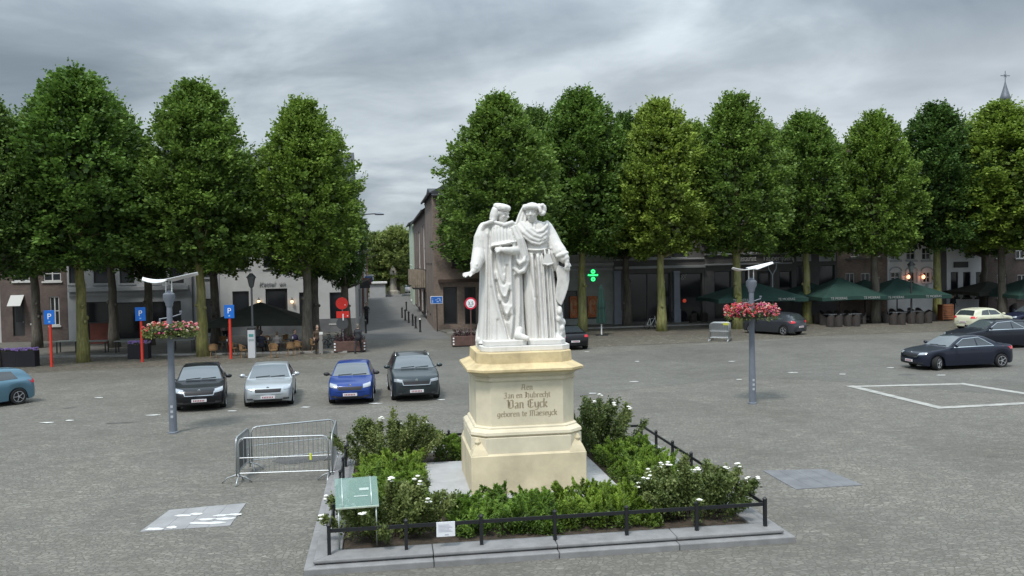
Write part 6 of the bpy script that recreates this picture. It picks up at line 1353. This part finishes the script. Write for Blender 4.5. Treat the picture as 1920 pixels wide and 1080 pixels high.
# crate, red panels, bikes
g = G(1773, 601); t = thing('wooden_crate', 'orange wooden crate stand beside the bright mossy trunk', 'crate', (g.x, g.y, 0), GA); q = MB(); m_cr = mat('orange_wood', (.22, .085, .04), .8, noise_s=4, noise_a=.3)
for k in range(7): q.bx(-.42, .42, -.3, .3, .1 + k * .165, .24 + k * .165)
q.build('slats', m_cr, t, bev=.01)
for sx in (-.44, .44): MB().bx(sx - .03, sx + .03, -.32, .32, 0, 1.26).build('corner_board', m_cr, t)
g = G(196, 650); t = thing('red_screen', 'dark red terrace screen behind the thick mossy trunk', 'screen', (g.x, g.y, .1), GA); MB().bx(-.9, .9, 0, .04, .1, 1.5).build('panel', mat('dull_red', (.12, .035, .025), .8, noise_s=2), t); MB().bx(-.95, .95, -.02, .06, 1.5, 1.56).build('top_rail', m_dark, t)
def bicycle(lab, loc, rz, fc=m_whs, name='bicycle'):
    t = thing(name, lab, 'bicycle', loc, rz)
    for x in (-.52, .52):
        q = MB(); q.tube([(x + .33 * math.cos(a), 0, .34 + .33 * math.sin(a)) for a in [2 * math.pi * k / 20 for k in range(21)]], .02, 6, False); wq = q.build('wheel', m_tyre, t, True); q = MB()
        for k in range(8): q.tube([(x, 0, .34), (x + .32 * math.cos(k * .785), 0, .34 + .32 * math.sin(k * .785))], .004, 3)
        q.build('spokes', m_chrome, wq)
    q = MB(); q.tube([(-.52, 0, .34), (-.1, 0, .3), (.38, 0, .8), (-.18, 0, .75), (-.1, 0, .3)], .02, 6); q.tube([(-.52, 0, .34), (-.2, 0, .82)], .015, 6); q.tube([(.52, 0, .34), (.36, 0, .95)], .018, 6); q.build('frame', fc, t)
    MB().ell((-.22, 0, .92), (.14, .08, .04), 10, 6).build('saddle', m_trim, t); MB().tube([(.3, -.28, 1.02), (.37, -.1, 1.0), (.37, .1, 1.0), (.3, .28, 1.02)], .014, 6).build('handlebar', m_trim, t)
g = G(1222, 617); bicycle('white framed bicycle parked behind the knobbly trunk', (g.x, g.y, 0), R(40)); g = G(1264, 607); bicycle('dark bicycle parked right of the knobbly trunk', (g.x, g.y, 0), R(10), m_dark)
g = G(623, 655); bicycle('dark bicycle leaning at the cafe corner near the red signs', (g.x, g.y, 0), R(30), m_dark); g = G(608, 655); bicycle('dark bicycle second from the red signs at the cafe corner', (g.x, g.y, 0), R(20), m_dark)
# menu board pillar
g = G(602, 664); t = thing('menu_pillar', 'pale narrow board standing right of the yellow green tree trunk', 'sign board', (g.x, g.y, 0), 0); MB().bx(-.12, .12, -.05, .05, 0, 1.15).build('board', mat('pale_board', (.22, .21, .19), .7), t, bev=.01); MB().bx(-.14, .14, -.06, .06, 1.15, 1.3).build('header', m_wf, t, bev=.01)
# ================================================================ people
SK = mat('skin', (.42, .26, .19), .6); 
def person(lab, loc, rz, pose, top, legs, hair=(.03, .02, .015), h=1.75):
    t = thing('person', lab, 'person', loc, rz); s_ = h / 1.75; q = MB(); A_ = []
    mt, ml, mh = mat('cloth_%d' % (hash(top) % 9999), top, .85), mat('cloth_%d' % (hash(legs) % 9999), legs, .85), mat('hair_%d' % (hash(hair) % 9999), hair, .8)
    sit = pose == 'sit'; hip = .50 if sit else .92
    if pose == 'ride': hip = 1.0
    up = hip + .50; fw = -.10 if pose in ('ride',) else 0
    q.cap([(0, 0, hip - .02), (0, .0, hip + .22), (0, fw * .6, up - .12), (0, fw, up)], [.165, .145, .175, .10], 14, 1.15)
    q.cap([(0, fw, up + .02), (0, fw * 1.1, up + .12)], [.06, .055], 8); hd = Vector((0, fw * 1.2 - .015, up + .225))
    q.ell(hd, (.078, .098, .118), 14, 10); q.ell(hd + Vector((0, -.098, -.01)), (.016, .02, .025), 6, 5); q.ell(hd + Vector((0, -.07, -.075)), (.04, .035, .04), 8, 6)
    for s in (-1, 1): q.ell(hd + Vector((s * .08, .01, -.01)), (.015, .025, .035), 6, 5)
    lg = {'stand': [((0, .0), (0, .02)), ((0, -.02), (0, .0))], 'walk': [((-.18, .08), (-.28, .0)), ((.10, -.05), (.32, .0))], 'sit': [((-.42, 0), (-.42, 0)), ((-.40, 0), (-.45, 0))], 'ride': [((-.32, 0), (-.18, 0)), ((-.20, 0), (-.02, 0))]}[pose]
    for s, ((ky, _), (fy, _2)) in zip((-1, 1), lg):
        k = Vector((s * .10, ky, .50 if not sit else .50)); 
        if pose == 'ride': k.z = .66 if s < 0 else .50
        f = Vector((s * .10, fy, .09 + (.16 if pose == 'ride' and s < 0 else 0)))
        q.cap([(s * .09, 0, hip), k, f], [.088, .062, .042], 10); q.cap([f + Vector((0, .03, -.045)), f + Vector((0, -.15, -.055))], [.042, .034], 8)
    for s in (-1, 1):
        sh = Vector((s * .20, fw, up - .06))
        if pose == 'walk': e = sh + Vector((s * .05, -.06 * s, -.28)); w_ = e + Vector((0, -.12 - .05 * s, -.22))
        elif pose == 'sit': e = sh + Vector((s * .04, -.05, -.27)); w_ = e + Vector((-s * .06, -.24, .02))
        elif pose == 'ride': e = sh + Vector((s * .05, -.20, -.17)); w_ = e + Vector((-s * .01, -.22, -.08))
        else: e = sh + Vector((s * .05, .0, -.29)); w_ = e + Vector((-s * .02, -.16, -.16))
        q.cap([sh, e, w_], [.052, .042, .030], 9); d = (w_ - e).normalized(); q.cap([w_ + d * .03, w_ + d * .08], [.030, .032], 8)
        for k in range(4): q.cap([w_ + d * .10 + Vector((0, (k - 1.5) * .018, 0)), w_ + d * (.16 + .008 * (k % 3)) + Vector((0, (k - 1.5) * .02, -.01))], [.010, .008], 6)
        q.cap([w_ + d * .05 + Vector((0, -.03, 0)), w_ + d * .10 + Vector((0, -.05, 0))], [.011, .009], 6)
    o = fuse(q, 'body', [mt, ml, SK], .0115, t, 1)
    me = o.data
    for p in me.polygons:
        c = p.center; z = c.z; m_ = 0
        if z > up + .06: m_ = 2
        elif z < hip + .04 and abs(c.x) < .24: m_ = 1 if z > .10 else 1
        if pose == 'sit' and z < .62 and abs(c.x) < .2 and c.y < .2: m_ = 1
        if abs(c.x) > .15 and z < up - .40 and z > hip - .30 and c.y < fw - .02 and m_ == 0 and pose in ('walk', 'stand'): m_ = 2
        p.material_index = m_
    hb = MB(); hb.ell(hd + Vector((0, .018, .028)), (.088, .098, .105), 14, 8); hb.ell(hd + Vector((0, .055, -.03)), (.078, .06, .10), 12, 8); hb.build('hair', mh, t, True)
    t.scale = (s_, s_, s_); return t
def GPt(x, y, z=0): g = G(x, y); return (g.x, g.y, z)
person('man in a dark suit and pale shirt walking beside the planter at the street corner', GPt(672, 662), R(170), 'walk', (.035, .037, .042), (.02, .021, .026), (.16, .14, .12), 1.72)
MB().box((0, -.145, 1.28), (.10, .06, .30)).build('shirt_front', mat('pale_shirt', (.45, .47, .5), .8), bpy.data.objects[[o.name for o in col.objects if o.name.startswith('person')][-1]], bev=.02)
person('waiter in a pink and white top standing behind the rattan chairs', GPt(423, 650, .1), R(20), 'stand', (.42, .28, .28), (.015, .015, .02), (.05, .03, .02), 1.75)
person('person in a brown jacket standing right of the yellow green tree trunk', GPt(596, 664), R(30), 'stand', (.07, .045, .03), (.03, .02, .018), (.2, .16, .13), 1.7)
person('seated person in a purple top at the table left of the yellow green tree', GPt(553, 659, .0), R(60), 'sit', (.07, .05, .12), (.03, .03, .04), (.09, .06, .04), 1.75)
person('seated person in a dark coat with back turned beside the ticket machine', GPt(491, 663, .0), R(175), 'sit', (.015, .017, .03), (.015, .015, .02), (.02, .015, .012), 1.8)
person('seated person in a light shirt under the left part of the black parasol', GPt(484, 652, .1), R(-10), 'sit', (.35, .35, .36), (.03, .03, .04), (.03, .02, .02), 1.8)
person('seated person in a patterned pale top under the middle of the black parasol', GPt(520, 662, .0), R(200), 'sit', (.22, .20, .19), (.02, .02, .03), (.10, .07, .05), 1.7)
person('person in black standing near the white house at the right', GPt(1787, 592), R(10), 'stand', (.015, .016, .02), (.012, .012, .016), (.02, .015, .01), 1.75)
g = G(687.5, 608); bicycle('dark bicycle ridden into the side street', (g.x, g.y, 0), R(-78), m_dark)
person('cyclist in dark clothes riding on the left of the side street', (g.x, g.y, 0), R(8), 'ride', (.03, .032, .035), (.02, .02, .025), (.04, .03, .02), 1.8)
# far end of the side street: benches of greenery and small things
g = G(735, 551); t = thing('green_planter', 'low olive green planter box at the far end of the side street', 'planter', (g.x, g.y, 0), GA); MB().bx(-2.2, 2.2, -.6, .6, 0, 1.3).build('box', mat('olive_box', (.09, .10, .05), .8, noise_s=2), t, bev=.05)
L = Leaves(); rd = random.Random(3)
for k in range(500): L.leaf(Vector((rd.uniform(-2.2, 2.2), rd.uniform(-.6, .6), 1.3 + rd.uniform(0, .8))), rv(rd), .35, rd)
L.build('foliage', m_rose, t)
g = P(708, 552, 135); t = thing('white_kiosk', 'small white kiosk roof at the far end of the side street', 'kiosk', (g.x, g.y, 0), GA); MB().bx(-1.2, 1.2, 0, 2, 0, 2.1).build('body', m_plg, t); MB().bx(-1.5, 1.5, -.3, 2.3, 2.1, 2.4).build('roof', m_wf, t, bev=.05)
g = P(738, 552, 138); t = thing('war_memorial', 'pale stone pillar standing before the far trees', 'monument', (g.x, g.y, 0), GA); MB().lathe([(1.0, 0), (1.0, .8), (.6, 1.0), (.55, 3.2), (.75, 3.4), (.4, 4.4), (.1, 4.8)], 8).build('pillar', mat('pale_pillar', (.35, .33, .28), .8), t); MB().bx(-1.3, 1.3, -1.3, 1.3, 0, .3).build('base', m_slab, t)

rd = random.Random(9)
for i, (x, y, w_, lb) in enumerate(((704, 549, 3.2, 'clipped hedge left of the green planter at the street end'), (752, 547, 3.0, 'clipped hedge right of the green planter at the street end'))):
    g = G(x, y); t = thing('clipped_hedge', lb, 'hedge', (g.x, g.y, 0), GA, 'hedges at the street end'); L = Leaves()
    for k in range(900): L.leaf(Vector((rd.uniform(-w_, w_) / 1.3, rd.uniform(-.5, .5), rd.uniform(0, 1.1))), rv(rd), .3, rd)
    L.build('foliage', m_far, t); MB().bx(-w_ / 1.4, w_ / 1.4, -.35, .35, 0, .9).build('stems', m_stem, t)
